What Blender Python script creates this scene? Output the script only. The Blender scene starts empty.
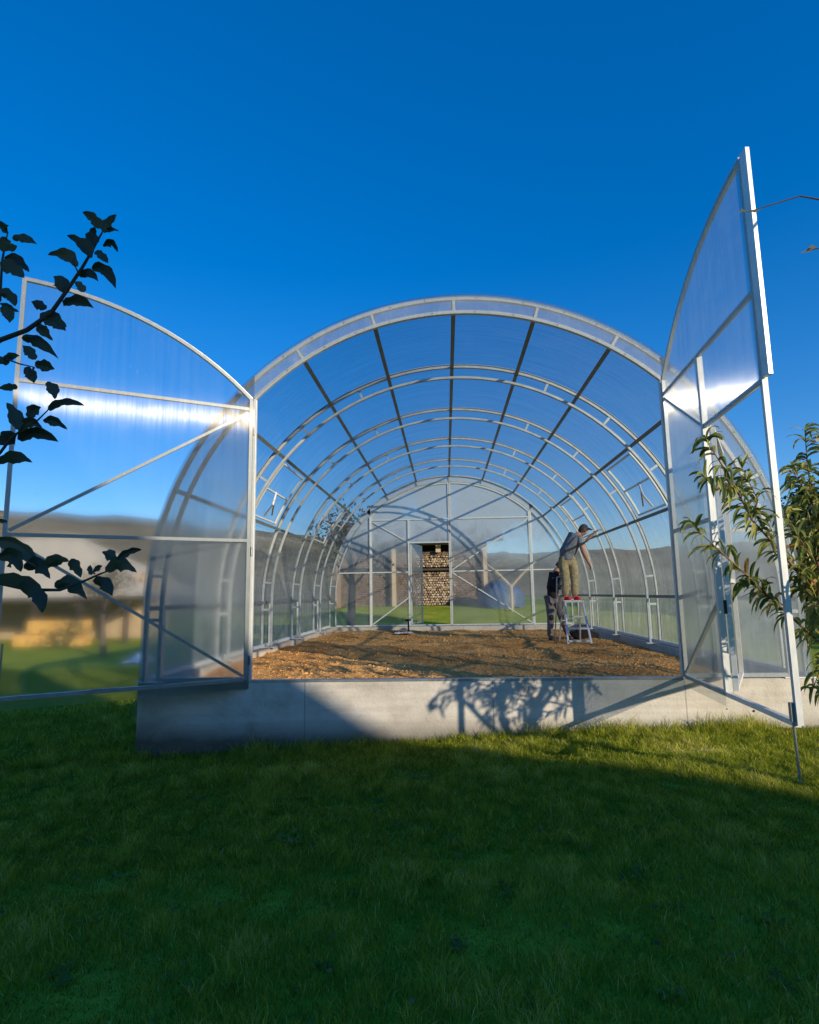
import bpy, math, random
import numpy as np
from mathutils import Vector, Matrix, noise
random.seed(7); rng = np.random.default_rng(7)
R = math.radians
sc = bpy.context.scene
COL = sc.collection

# ------------------------------------------------------------------ camera
F, CX, CY, H = 585.0, 409.5, 512.0, 1.5
Yc = Vector((446-CX, CY-593, -F)).normalized()
Zc = Vector((340-CX, CY+3685, -F)); Zc = (Zc - Yc*Zc.dot(Yc)).normalized()
Xc = Yc.cross(Zc)
RM = Matrix((Xc, Yc, Zc))                       # world = RM @ cam
cd = bpy.data.cameras.new('camera'); cam = bpy.data.objects.new('camera', cd); COL.objects.link(cam)
cam.matrix_world = Matrix.Translation((0, 0, H)) @ RM.to_4x4()
cd.sensor_fit = 'HORIZONTAL'; cd.sensor_width = 36; cd.lens = 36*F/819; cd.clip_end = 3000; cd.clip_start = .05
sc.camera = cam
def ray(u, v): return RM @ Vector((u-CX, CY-v, -F))
def at(u, v, y):
    r = ray(u, v); r *= y/r.y
    return Vector((r.x, r.y, r.z+H))

# ------------------------------------------------------------------ world
SUNV = Vector((.95, -1, .41)).normalized()
el = math.asin(SUNV.z); az = math.atan2(SUNV.x, SUNV.y)
W = bpy.data.worlds.new('World'); sc.world = W; W.use_nodes = True
nt = W.node_tree; nt.nodes.clear()
sky = nt.nodes.new('ShaderNodeTexSky'); sky.sky_type = 'NISHITA'; sky.sun_disc = False
sky.sun_elevation = el; sky.sun_rotation = az; sky.altitude = 600; sky.air_density = 1.0; sky.dust_density = .35; sky.ozone_density = 4
hs = nt.nodes.new('ShaderNodeHueSaturation'); hs.inputs['Value'].default_value = 1.84; hs.inputs['Saturation'].default_value = 1.54; hs.inputs['Hue'].default_value = .514
bg = nt.nodes.new('ShaderNodeBackground'); bg.inputs[1].default_value = .15
wo = nt.nodes.new('ShaderNodeOutputWorld')
gm = nt.nodes.new('ShaderNodeGamma'); gm.inputs[1].default_value = .72
nt.links.new(sky.outputs[0], gm.inputs[0]); nt.links.new(gm.outputs[0], hs.inputs['Color']); nt.links.new(hs.outputs[0], bg.inputs[0]); nt.links.new(bg.outputs[0], wo.inputs[0])
ld = bpy.data.lights.new('sun', 'SUN'); ld.energy = 5.0; ld.angle = R(.53); ld.color = (1, .86, .66)
lo = bpy.data.objects.new('sun', ld); COL.objects.link(lo); lo.rotation_euler = SUNV.to_track_quat('Z', 'Y').to_euler()
sc.view_settings.view_transform = 'Standard'; sc.view_settings.look = 'None'; sc.view_settings.exposure = 0
sc.cycles.caustics_refractive = False; sc.cycles.caustics_reflective = False
sc.cycles.transparent_max_bounces = 40; sc.cycles.max_bounces = 14; sc.cycles.transmission_bounces = 10
sc.cycles.sample_clamp_indirect = 6

# ------------------------------------------------------------------ materials
def mat(name):
    m = bpy.data.materials.new(name); m.use_nodes = True; m.node_tree.nodes.clear()
    n = m.node_tree.nodes; l = m.node_tree.links
    out = n.new('ShaderNodeOutputMaterial')
    return m, n, l, out
def ramp(n, stops):
    r = n.new('ShaderNodeValToRGB'); e = r.color_ramp.elements
    while len(e) < len(stops): e.new(.5)
    for i, (p, c) in enumerate(stops):
        e[i].position = p; e[i].color = (*c, 1) if len(c) == 3 else c
    return r
def surf(name, stops, scale=5, rough=.8, metal=0, bump=.2, bscale=60, bdist=.01, stretch=(1, 1, 1), coord='Position', spec=.4, detail=8):
    m, n, l, out = mat(name)
    p = n.new('ShaderNodeBsdfPrincipled'); l.new(p.outputs[0], out.inputs[0])
    if coord == 'Position': g = n.new('ShaderNodeNewGeometry').outputs['Position']
    else: g = n.new('ShaderNodeTexCoord').outputs[coord]
    mp = n.new('ShaderNodeMapping'); mp.inputs['Scale'].default_value = stretch; l.new(g, mp.inputs[0])
    t = n.new('ShaderNodeTexNoise'); t.inputs['Scale'].default_value = scale; t.inputs['Detail'].default_value = detail; t.inputs['Roughness'].default_value = .65
    l.new(mp.outputs[0], t.inputs[0])
    r = ramp(n, stops); l.new(t.outputs[0], r.inputs[0]); l.new(r.outputs[0], p.inputs['Base Color'])
    p.inputs['Roughness'].default_value = rough; p.inputs['Metallic'].default_value = metal; p.inputs['Specular IOR Level'].default_value = spec
    b = n.new('ShaderNodeBump'); b.inputs['Strength'].default_value = bump; b.inputs['Distance'].default_value = bdist
    t2 = n.new('ShaderNodeTexNoise'); t2.inputs['Scale'].default_value = bscale; t2.inputs['Detail'].default_value = 5
    l.new(mp.outputs[0], t2.inputs[0]); l.new(t2.outputs[0], b.inputs['Height']); l.new(b.outputs[0], p.inputs['Normal'])
    return m
def flat(name, c, rough=.7, metal=0, var=.25, scale=12, bump=.15):
    return surf(name, [(.3, tuple(x*(1-var) for x in c)), (.7, tuple(min(1, x*(1+var)) for x in c))], scale=scale, rough=rough, metal=metal, bump=bump)

M = {}
M['zinc'] = surf('galvanised_steel', [(.3, (.66, .67, .64)), (.7, (.84, .85, .80))], scale=9, rough=.42, metal=.25, bump=.05, bscale=90, bdist=.002, stretch=(3, 3, 1))
M['dull'] = surf('shaded_galvanised_steel', [(.3, (.40, .43, .43)), (.7, (.62, .65, .63))], scale=7, rough=.5, metal=.35, bump=.05, bscale=90, bdist=.002)  # same steel as zinc, with the shade on the inner arches put into its colour
M['purlin'] = surf('purlin_steel', [(.3, (.16, .18, .19)), (.7, (.27, .30, .31))], scale=7, rough=.5, metal=.4, bump=.05)
M['alu'] = flat('aluminium', (.62, .64, .66), .35, .6, .1)
M['sill'] = surf('sill_metal', [(.3, (.28, .30, .31)), (.7, (.45, .47, .48))], scale=7, rough=.4, metal=.7, bump=.05)
M['bolt'] = flat('bolt_steel', (.30, .31, .32), .4, .7, .1)
M['black'] = flat('black_plastic', (.02, .02, .022), .5)
M['white'] = flat('white_plastic', (.75, .76, .78), .5, 0, .06)

def poly_mat(name, haze=.10, blur=.42, ftop=1.0, tint=((.78, .82, .86), (.93, .95, .96)), grad=None, flute=0, ior=1.02, rrough=.7):
    """twin-wall polycarbonate: flutes run along UV v; u counts flutes across"""
    m, n, l, out = mat(name)
    uv = n.new('ShaderNodeUVMap').outputs[0]
    geo = n.new('ShaderNodeNewGeometry').outputs['Position']
    tr = n.new('ShaderNodeBsdfTransparent')
    rf = n.new('ShaderNodeBsdfRefraction'); rf.inputs['IOR'].default_value = ior; rf.inputs['Roughness'].default_value = rrough; rf.inputs['Color'].default_value = (.92, .95, .96, 1)
    # flute lines
    mp = n.new('ShaderNodeMapping'); mp.inputs['Scale'].default_value = (1, .02, 1); l.new(uv, mp.inputs[0])
    w1 = n.new('ShaderNodeTexNoise'); w1.inputs['Scale'].default_value = 22; w1.inputs['Detail'].default_value = 4; l.new(mp.outputs[0], w1.inputs[0])
    w2 = n.new('ShaderNodeTexNoise'); w2.inputs['Scale'].default_value = 95; w2.inputs['Detail'].default_value = 1; l.new(mp.outputs[0], w2.inputs[0])
    add = n.new('ShaderNodeMath'); add.operation = 'ADD'; l.new(w1.outputs[0], add.inputs[0]); l.new(w2.outputs[0], add.inputs[1])
    tc = ramp(n, [(.32, tint[0]), (.68, tint[1])])
    hv = n.new('ShaderNodeMath'); hv.operation = 'MULTIPLY'; hv.inputs[1].default_value = .5; l.new(add.outputs[0], hv.inputs[0]); l.new(hv.outputs[0], tc.inputs[0])
    l.new(tc.outputs[0], tr.inputs[0])
    mx = n.new('ShaderNodeMixShader'); mx.inputs[0].default_value = blur; l.new(tr.outputs[0], mx.inputs[1]); l.new(rf.outputs[0], mx.inputs[2])
    # milky scatter + smears
    tl = n.new('ShaderNodeBsdfTranslucent'); tl.inputs[0].default_value = (.80, .88, .92, 1)
    df = n.new('ShaderNodeBsdfDiffuse'); df.inputs[0].default_value = (.78, .86, .90, 1)
    sm = n.new('ShaderNodeMixShader'); sm.inputs[0].default_value = .5; l.new(tl.outputs[0], sm.inputs[1]); l.new(df.outputs[0], sm.inputs[2])
    ns = n.new('ShaderNodeTexNoise'); ns.inputs['Scale'].default_value = 1.7; ns.inputs['Detail'].default_value = 9; ns.inputs['Roughness'].default_value = .72; ns.inputs['Distortion'].default_value = 1.2
    l.new(geo, ns.inputs[0])
    rs = ramp(n, [(.42, (haze,)*3), (.60, (haze*1.5,)*3), (.76, (min(.6, haze*2.7),)*3)]); l.new(ns.outputs[0], rs.inputs[0])
    # small scuffs
    vs = n.new('ShaderNodeTexNoise'); vs.inputs['Scale'].default_value = 14; vs.inputs['Detail'].default_value = 6; vs.inputs['Distortion'].default_value = 2.5; l.new(geo, vs.inputs[0])
    rv = ramp(n, [(.67, (0, 0, 0)), (.74, (.16, .16, .16))]); l.new(vs.outputs[0], rv.inputs[0])
    ad = n.new('ShaderNodeMath'); ad.operation = 'ADD'; l.new(rs.outputs[0], ad.inputs[0]); l.new(rv.outputs[0], ad.inputs[1])
    vv = n.new('ShaderNodeMath'); vv.operation = 'MULTIPLY_ADD'; vv.inputs[1].default_value = .10; vv.inputs[2].default_value = -.05; l.new(w1.outputs[0], vv.inputs[0])
    ad2 = n.new('ShaderNodeMath'); ad2.operation = 'ADD'; ad2.use_clamp = True; l.new(ad.outputs[0], ad2.inputs[0]); l.new(vv.outputs[0], ad2.inputs[1])
    if grad:
        sx = n.new('ShaderNodeSeparateXYZ'); l.new(geo, sx.inputs[0])
        mr = n.new('ShaderNodeMapRange'); mr.inputs[1].default_value, mr.inputs[2].default_value, mr.inputs[3].default_value, mr.inputs[4].default_value = grad; mr.interpolation_type = 'SMOOTHSTEP'
        l.new(sx.outputs[2], mr.inputs[0]); gmx = n.new('ShaderNodeMath'); gmx.operation = 'MULTIPLY'; l.new(ad2.outputs[0], gmx.inputs[0]); l.new(mr.outputs[0], gmx.inputs[1]); ad2 = gmx
    mx2 = n.new('ShaderNodeMixShader'); l.new(ad2.outputs[0], mx2.inputs[0]); l.new(mx.outputs[0], mx2.inputs[1]); l.new(sm.outputs[0], mx2.inputs[2])
    # glossy skin: flutes smear the reflection across
    gl = n.new('ShaderNodeBsdfAnisotropic'); gl.inputs['Roughness'].default_value = .265; gl.inputs['Anisotropy'].default_value = .885; gl.inputs['Rotation'].default_value = .25
    gr_ = ramp(n, [(.35, (.55, .53, .48)), (.62, (1, .97, .90))]); l.new(hv.outputs[0], gr_.inputs[0]); l.new(gr_.outputs[0], gl.inputs['Color'])
    tg = n.new('ShaderNodeTangent'); tg.direction_type = 'UV_MAP'; l.new(tg.outputs[0], gl.inputs['Tangent'])
    b = n.new('ShaderNodeBump'); b.inputs['Strength'].default_value = .12; b.inputs['Distance'].default_value = .012
    nb = n.new('ShaderNodeTexNoise'); nb.inputs['Scale'].default_value = 1.5; nb.inputs['Detail'].default_value = 2; l.new(geo, nb.inputs[0])
    l.new(nb.outputs[0], b.inputs['Height']); l.new(b.outputs[0], gl.inputs['Normal'])
    fr = n.new('ShaderNodeFresnel')
    ge = n.new('ShaderNodeNewGeometry'); io = n.new('ShaderNodeMath'); io.operation = 'MULTIPLY_ADD'; io.inputs[1].default_value = 1/1.5-1.5; io.inputs[2].default_value = 1.5
    l.new(ge.outputs['Backfacing'], io.inputs[0]); l.new(io.outputs[0], fr.inputs[0])
    fm = n.new('ShaderNodeMath'); fm.operation = 'MULTIPLY'; fm.inputs[1].default_value = ftop; fm.use_clamp = True; l.new(fr.outputs[0], fm.inputs[0])
    mx3 = n.new('ShaderNodeMixShader'); l.new(fm.outputs[0], mx3.inputs[0]); l.new(mx2.outputs[0], mx3.inputs[1]); l.new(gl.outputs[0], mx3.inputs[2])
    last = mx3
    if flute:
        # light spread sideways by the vertical channels of the sheet
        m.cycles.use_bump_map_correction = False
        g2 = n.new('ShaderNodeBsdfAnisotropic'); g2.inputs['Roughness'].default_value = .24; g2.inputs['Anisotropy'].default_value = .88; g2.inputs['Rotation'].default_value = .25
        cv = n.new('ShaderNodeCombineXYZ'); cv.inputs[0].default_value = .12; cv.inputs[1].default_value = -.99
        b2 = n.new('ShaderNodeBump'); b2.inputs['Strength'].default_value = .10; b2.inputs['Distance'].default_value = .012; l.new(nb.outputs[0], b2.inputs['Height']); l.new(cv.outputs[0], b2.inputs['Normal'])
        tv = n.new('ShaderNodeCombineXYZ'); tv.inputs[0].default_value = .99; tv.inputs[1].default_value = .12
        l.new(b2.outputs[0], g2.inputs['Normal']); l.new(tv.outputs[0], g2.inputs['Tangent'])
        mx4 = n.new('ShaderNodeMixShader'); mx4.inputs[0].default_value = flute; l.new(mx3.outputs[0], mx4.inputs[1]); l.new(g2.outputs[0], mx4.inputs[2]); last = mx4
    l.new(last.outputs[0], out.inputs[0])
    return m
M['roof'] = poly_mat('roof_polycarbonate', .055, .14, .8, ((.60, .66, .68), (.80, .84, .85)), (1.2, 3.6, 4.2, 1.0))
M['pane'] = poly_mat('door_polycarbonate', .035, .78, .40, ((.90, .92, .94), (.97, .98, .98)), ior=1.013, rrough=.8)
M['pane_b'] = poly_mat('weathered_door_polycarbonate', .06, .35, .8)
M['side'] = poly_mat('end_polycarbonate', .20, .55, .4, ior=1.03, rrough=.8)
M['rear'] = poly_mat('rear_polycarbonate', .55, .40, .8, grad=(1.9, 3.9, .26, 1.55))

def rib_mat():
    m, n, l, out = mat('polycarbonate_ribs')
    tr = n.new('ShaderNodeBsdfTransparent'); g = n.new('ShaderNodeBsdfAnisotropic'); g.inputs['Roughness'].default_value = .25; g.inputs['Anisotropy'].default_value = .90; g.inputs['Rotation'].default_value = .25
    tg = n.new('ShaderNodeTangent'); tg.direction_type = 'UV_MAP'; l.new(tg.outputs[0], g.inputs['Tangent'])
    geo = n.new('ShaderNodeNewGeometry').outputs['Position']
    b = n.new('ShaderNodeBump'); b.inputs['Strength'].default_value = .12; b.inputs['Distance'].default_value = .012
    nb = n.new('ShaderNodeTexNoise'); nb.inputs['Scale'].default_value = 1.5; nb.inputs['Detail'].default_value = 2; l.new(geo, nb.inputs[0]); l.new(nb.outputs[0], b.inputs['Height']); l.new(b.outputs[0], g.inputs['Normal'])
    mx = n.new('ShaderNodeMixShader'); mx.inputs[0].default_value = .022; l.new(tr.outputs[0], mx.inputs[1]); l.new(g.outputs[0], mx.inputs[2]); l.new(mx.outputs[0], out.inputs[0])
    return m
M['ribs'] = rib_mat()

# concrete
def concrete():
    m, n, l, out = mat('cast_concrete')
    p = n.new('ShaderNodeBsdfPrincipled'); l.new(p.outputs[0], out.inputs[0]); p.inputs['Roughness'].default_value = .88; p.inputs['Specular IOR Level'].default_value = .2
    g = n.new('ShaderNodeNewGeometry').outputs['Position']
    t = n.new('ShaderNodeTexNoise'); t.inputs['Scale'].default_value = 2.2; t.inputs['Detail'].default_value = 10; t.inputs['Roughness'].default_value = .7; l.new(g, t.inputs[0])
    r = ramp(n, [(.25, (.48, .44, .37)), (.5, (.62, .58, .50)), (.75, (.72, .67, .58))]); l.new(t.outputs[0], r.inputs[0])
    mp = n.new('ShaderNodeMapping'); mp.inputs['Scale'].default_value = (.25, .25, 6); l.new(g, mp.inputs[0])
    w = n.new('ShaderNodeTexNoise'); w.inputs['Scale'].default_value = 3; w.inputs['Detail'].default_value = 6; l.new(mp.outputs[0], w.inputs[0])
    rw = ramp(n, [(.35, (.78, .78, .78)), (.6, (1.0, 1.0, 1.0))]); l.new(w.outputs[0], rw.inputs[0])
    mm = n.new('ShaderNodeMix'); mm.data_type = 'RGBA'; mm.blend_type = 'MULTIPLY'; mm.inputs[0].default_value = .45; l.new(r.outputs[0], mm.inputs[6]); l.new(rw.outputs[0], mm.inputs[7])
    # damp, earthy foot of the wall
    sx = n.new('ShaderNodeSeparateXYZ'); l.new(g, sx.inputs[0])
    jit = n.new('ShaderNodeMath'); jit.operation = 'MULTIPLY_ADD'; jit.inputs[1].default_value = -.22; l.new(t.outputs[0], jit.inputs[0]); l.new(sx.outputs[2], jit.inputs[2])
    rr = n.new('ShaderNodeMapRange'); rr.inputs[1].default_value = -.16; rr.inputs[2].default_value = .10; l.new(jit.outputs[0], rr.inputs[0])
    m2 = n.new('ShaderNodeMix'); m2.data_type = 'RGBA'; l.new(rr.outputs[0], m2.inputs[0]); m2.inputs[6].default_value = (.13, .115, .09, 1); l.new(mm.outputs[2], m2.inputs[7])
    # pits
    v = n.new('ShaderNodeTexVoronoi'); v.inputs['Scale'].default_value = 26; l.new(g, v.inputs[0])
    rv = ramp(n, [(.05, (.45, .45, .45)), (.11, (1, 1, 1))]); l.new(v.outputs['Distance'], rv.inputs[0])
    m3 = n.new('ShaderNodeMix'); m3.data_type = 'RGBA'; m3.blend_type = 'MULTIPLY'; m3.inputs[0].default_value = .7; l.new(m2.outputs[2], m3.inputs[6]); l.new(rv.outputs[0], m3.inputs[7])
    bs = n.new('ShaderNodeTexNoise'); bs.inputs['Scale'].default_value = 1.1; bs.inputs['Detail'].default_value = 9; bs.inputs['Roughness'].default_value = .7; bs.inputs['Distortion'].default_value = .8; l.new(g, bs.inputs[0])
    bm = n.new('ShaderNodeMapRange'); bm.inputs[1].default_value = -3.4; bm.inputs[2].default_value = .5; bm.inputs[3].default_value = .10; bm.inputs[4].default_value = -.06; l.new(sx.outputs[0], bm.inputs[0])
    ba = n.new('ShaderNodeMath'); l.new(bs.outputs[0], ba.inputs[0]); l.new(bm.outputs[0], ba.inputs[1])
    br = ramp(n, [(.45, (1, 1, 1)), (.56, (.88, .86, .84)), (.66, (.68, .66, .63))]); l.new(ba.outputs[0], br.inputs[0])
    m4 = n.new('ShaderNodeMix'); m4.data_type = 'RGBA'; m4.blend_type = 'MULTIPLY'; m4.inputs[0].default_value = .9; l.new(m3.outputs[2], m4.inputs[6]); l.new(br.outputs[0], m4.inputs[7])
    last = m4
    for jx in (-1.55, .47, 2.46):
        su = n.new('ShaderNodeMath'); su.operation = 'SUBTRACT'; su.inputs[1].default_value = jx; l.new(sx.outputs[0], su.inputs[0])
        ab = n.new('ShaderNodeMath'); ab.operation = 'ABSOLUTE'; l.new(su.outputs[0], ab.inputs[0])
        lt = n.new('ShaderNodeMapRange'); lt.inputs[1].default_value = .003; lt.inputs[2].default_value = .010; lt.inputs[3].default_value = .55; lt.inputs[4].default_value = 0; l.new(ab.outputs[0], lt.inputs[0])
        m5 = n.new('ShaderNodeMix'); m5.data_type = 'RGBA'; l.new(lt.outputs[0], m5.inputs[0]); l.new(last.outputs[2], m5.inputs[6]); m5.inputs[7].default_value = (.17, .15, .13, 1); last = m5
    l.new(last.outputs[2], p.inputs['Base Color'])
    b = n.new('ShaderNodeBump'); b.inputs['Strength'].default_value = .5; b.inputs['Distance'].default_value = .008
    t2 = n.new('ShaderNodeTexNoise'); t2.inputs['Scale'].default_value = 45; t2.inputs['Detail'].default_value = 6; l.new(g, t2.inputs[0]); l.new(t2.outputs[0], b.inputs['Height']); l.new(b.outputs[0], p.inputs['Normal'])
    return m
M['concrete'] = concrete()

def soil_mat():
    m, n, l, out = mat('tilled_soil')
    p = n.new('ShaderNodeBsdfPrincipled'); l.new(p.outputs[0], out.inputs[0]); p.inputs['Roughness'].default_value = .95; p.inputs['Specular IOR Level'].default_value = .1
    g = n.new('ShaderNodeNewGeometry').outputs['Position']
    t = n.new('ShaderNodeTexNoise'); t.inputs['Scale'].default_value = .8; t.inputs['Detail'].default_value = 12; t.inputs['Roughness'].default_value = .72; l.new(g, t.inputs[0])
    r = ramp(n, [(.28, (.28, .12, .035)), (.42, (.54, .27, .085)), (.6, (.74, .42, .15)), (.75, (.82, .52, .22))]); l.new(t.outputs[0], r.inputs[0])
    t3 = n.new('ShaderNodeTexNoise'); t3.inputs['Scale'].default_value = 30; t3.inputs['Detail'].default_value = 4; l.new(g, t3.inputs[0])
    r3 = ramp(n, [(.35, (.72, .68, .64)), (.65, (1.25, 1.2, 1.15))]); l.new(t3.outputs[0], r3.inputs[0])
    mm = n.new('ShaderNodeMix'); mm.data_type = 'RGBA'; mm.blend_type = 'MULTIPLY'; mm.inputs[0].default_value = .8; l.new(r.outputs[0], mm.inputs[6]); l.new(r3.outputs[0], mm.inputs[7])
    l.new(mm.outputs[2], p.inputs['Base Color'])
    b = n.new('ShaderNodeBump'); b.inputs['Strength'].default_value = .9; b.inputs['Distance'].default_value = .03
    l.new(t3.outputs[0], b.inputs['Height']); l.new(b.outputs[0], p.inputs['Normal'])
    return m
M['soil'] = soil_mat()

def ground_mat():
    m, n, l, out = mat('ground_cover')
    p = n.new('ShaderNodeBsdfPrincipled'); l.new(p.outputs[0], out.inputs[0]); p.inputs['Roughness'].default_value = .95; p.inputs['Specular IOR Level'].default_value = .1
    g = n.new('ShaderNodeNewGeometry').outputs['Position']
    t = n.new('ShaderNodeTexNoise'); t.inputs['Scale'].default_value = .9; t.inputs['Detail'].default_value = 12; t.inputs['Roughness'].default_value = .75; l.new(g, t.inputs[0])
    near = ramp(n, [(.3, (.15, .19, .014)), (.5, (.28, .33, .025)), (.68, (.42, .42, .06))]); l.new(t.outputs[0], near.inputs[0])
    t2 = n.new('ShaderNodeTexNoise'); t2.inputs['Scale'].default_value = .035; t2.inputs['Detail'].default_value = 10; t2.inputs['Roughness'].default_value = .62; l.new(g, t2.inputs[0])
    far = ramp(n, [(.36, (.13, .11, .06)), (.47, (.22, .18, .10)), (.56, (.29, .24, .14)), (.66, (.42, .35, .22))]); l.new(t2.outputs[0], far.inputs[0])
    t4 = n.new('ShaderNodeTexNoise'); t4.inputs['Scale'].default_value = .6; t4.inputs['Detail'].default_value = 6; l.new(g, t4.inputs[0])
    r4 = ramp(n, [(.3, (.5, .5, .5)), (.7, (1.2, 1.2, 1.2))]); l.new(t4.outputs[0], r4.inputs[0])
    fm = n.new('ShaderNodeMix'); fm.data_type = 'RGBA'; fm.blend_type = 'MULTIPLY'; fm.inputs[0].default_value = 1; l.new(far.outputs[0], fm.inputs[6]); l.new(r4.outputs[0], fm.inputs[7])
    ln = n.new('ShaderNodeVectorMath'); ln.operation = 'LENGTH'; l.new(g, ln.inputs[0])
    mr = n.new('ShaderNodeMapRange'); mr.inputs[1].default_value = 48; mr.inputs[2].default_value = 75; l.new(ln.outputs['Value'], mr.inputs[0])
    mm = n.new('ShaderNodeMix'); mm.data_type = 'RGBA'; l.new(mr.outputs[0], mm.inputs[0]); l.new(near.outputs[0], mm.inputs[6]); l.new(fm.outputs[2], mm.inputs[7])
    l.new(mm.outputs[2], p.inputs['Base Color'])
    b = n.new('ShaderNodeBump'); b.inputs['Strength'].default_value = .8; b.inputs['Distance'].default_value = .05
    t3 = n.new('ShaderNodeTexNoise'); t3.inputs['Scale'].default_value = 18; t3.inputs['Detail'].default_value = 6; l.new(g, t3.inputs[0]); l.new(t3.outputs[0], b.inputs['Height']); l.new(b.outputs[0], p.inputs['Normal'])
    return m
M['ground'] = ground_mat()

def leafy(name, stops, trans=.35, scale=6, rough=.55, spec=.35, attr=True):
    m, n, l, out = mat(name)
    p = n.new('ShaderNodeBsdfPrincipled'); p.inputs['Roughness'].default_value = rough; p.inputs['Specular IOR Level'].default_value = spec
    if attr:
        a = n.new('ShaderNodeAttribute'); a.attribute_name = 'rnd'; v = a.outputs['Fac']
    else:
        t = n.new('ShaderNodeTexNoise'); t.inputs['Scale'].default_value = scale; l.new(n.new('ShaderNodeNewGeometry').outputs['Position'], t.inputs[0]); v = t.outputs[0]
    r = ramp(n, stops); l.new(v, r.inputs[0]); l.new(r.outputs[0], p.inputs['Base Color'])
    tl = n.new('ShaderNodeBsdfTranslucent'); l.new(r.outputs[0], tl.inputs[0])
    mx = n.new('ShaderNodeMixShader'); mx.inputs[0].default_value = trans; l.new(p.outputs[0], mx.inputs[1]); l.new(tl.outputs[0], mx.inputs[2]); l.new(mx.outputs[0], out.inputs[0])
    return m
M['grass'] = leafy('grass_blades', [(0, (.07, .09, .008)), (.3, (.19, .24, .020)), (.6, (.35, .40, .035)), (.82, (.56, .55, .08)), (1, (.72, .62, .24))], .42, rough=.75, spec=.03)
M['weed'] = leafy('weed_leaf', [(0, (.06, .10, .02)), (.6, (.15, .22, .04)), (1, (.30, .34, .10))], .3, rough=.6, spec=.15)
M['apple'] = leafy('apple_leaf', [(0, (.035, .045, .032)), (.6, (.075, .09, .05)), (1, (.16, .13, .07))], .12, rough=.6)
M['peach'] = leafy('peach_leaf', [(0, (.09, .13, .03)), (.42, (.24, .28, .055)), (.72, (.44, .43, .10)), (.92, (.62, .50, .14)), (1, (.50, .24, .08))], .45, rough=.42, spec=.5)
M['dark_leaf'] = leafy('dark_foliage', [(0, (.018, .035, .012)), (.6, (.04, .07, .02)), (1, (.09, .10, .03))], .2)
M['dry_leaf'] = leafy('autumn_foliage', [(0, (.07, .06, .02)), (.6, (.13, .10, .035)), (1, (.24, .17, .06))], .3)
M['bark'] = surf('bark', [(.3, (.07, .052, .038)), (.7, (.17, .13, .095))], scale=14, rough=.9, bump=.8, bscale=40, stretch=(1, 1, .25))
M['twig'] = flat('twig_bark', (.06, .045, .035), .8)
M['redtwig'] = flat('peach_twig', (.20, .10, .06), .7)
M['wood'] = surf('rough_timber', [(.3, (.22, .14, .08)), (.7, (.42, .29, .17))], scale=6, rough=.85, bump=.3, stretch=(1, 1, .15))
M['palewood'] = surf('pale_timber', [(.3, (.40, .31, .20)), (.7, (.60, .48, .33))], scale=6, rough=.85, bump=.3, stretch=(1, 1, .15))
M['darkwood'] = surf('dark_timber', [(.3, (.035, .027, .02)), (.7, (.08, .06, .045))], scale=6, rough=.9)
M['barnroof'] = surf('weathered_roof', [(.3, (.42, .36, .26)), (.7, (.58, .50, .36))], scale=1.5, rough=.9, bump=.5, bscale=9)
M['tin'] = surf('roof_sheet_metal', [(.3, (.14, .12, .10)), (.7, (.28, .25, .22))], scale=2, rough=.6, metal=.3, bump=.4, bscale=6, stretch=(3, .3, 1))
M['tarp'] = surf('blue_tarpaulin', [(.3, (.04, .07, .13)), (.7, (.08, .13, .22))], scale=3, rough=.5, bump=.6, bscale=5, bdist=.06)
M['ochre'] = surf('straw', [(.3, (.62, .33, .07)), (.7, (.85, .50, .14))], scale=8, rough=.9, bump=.6)
M['barnwall'] = surf('barn_boards', [(.3, (.38, .27, .16)), (.7, (.55, .41, .26))], scale=6, rough=.85, bump=.3, stretch=(1, 1, .15))
M['plaster'] = flat('house_plaster', (.62, .56, .46), .9, 0, .08, 3)
M['tiles'] = surf('roof_tiles', [(.3, (.20, .07, .04)), (.7, (.34, .14, .08))], scale=5, rough=.85, bump=.6, bscale=12, bdist=.04)
M['glass'] = flat('window_glass', (.03, .04, .05), .08, 0, .05)
M['cloth_w'] = surf('crumpled_white_sheet', [(.3, (.55, .6, .66)), (.7, (.78, .8, .84))], scale=4, rough=.6, bump=.8, bscale=7, bdist=.05)

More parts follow.
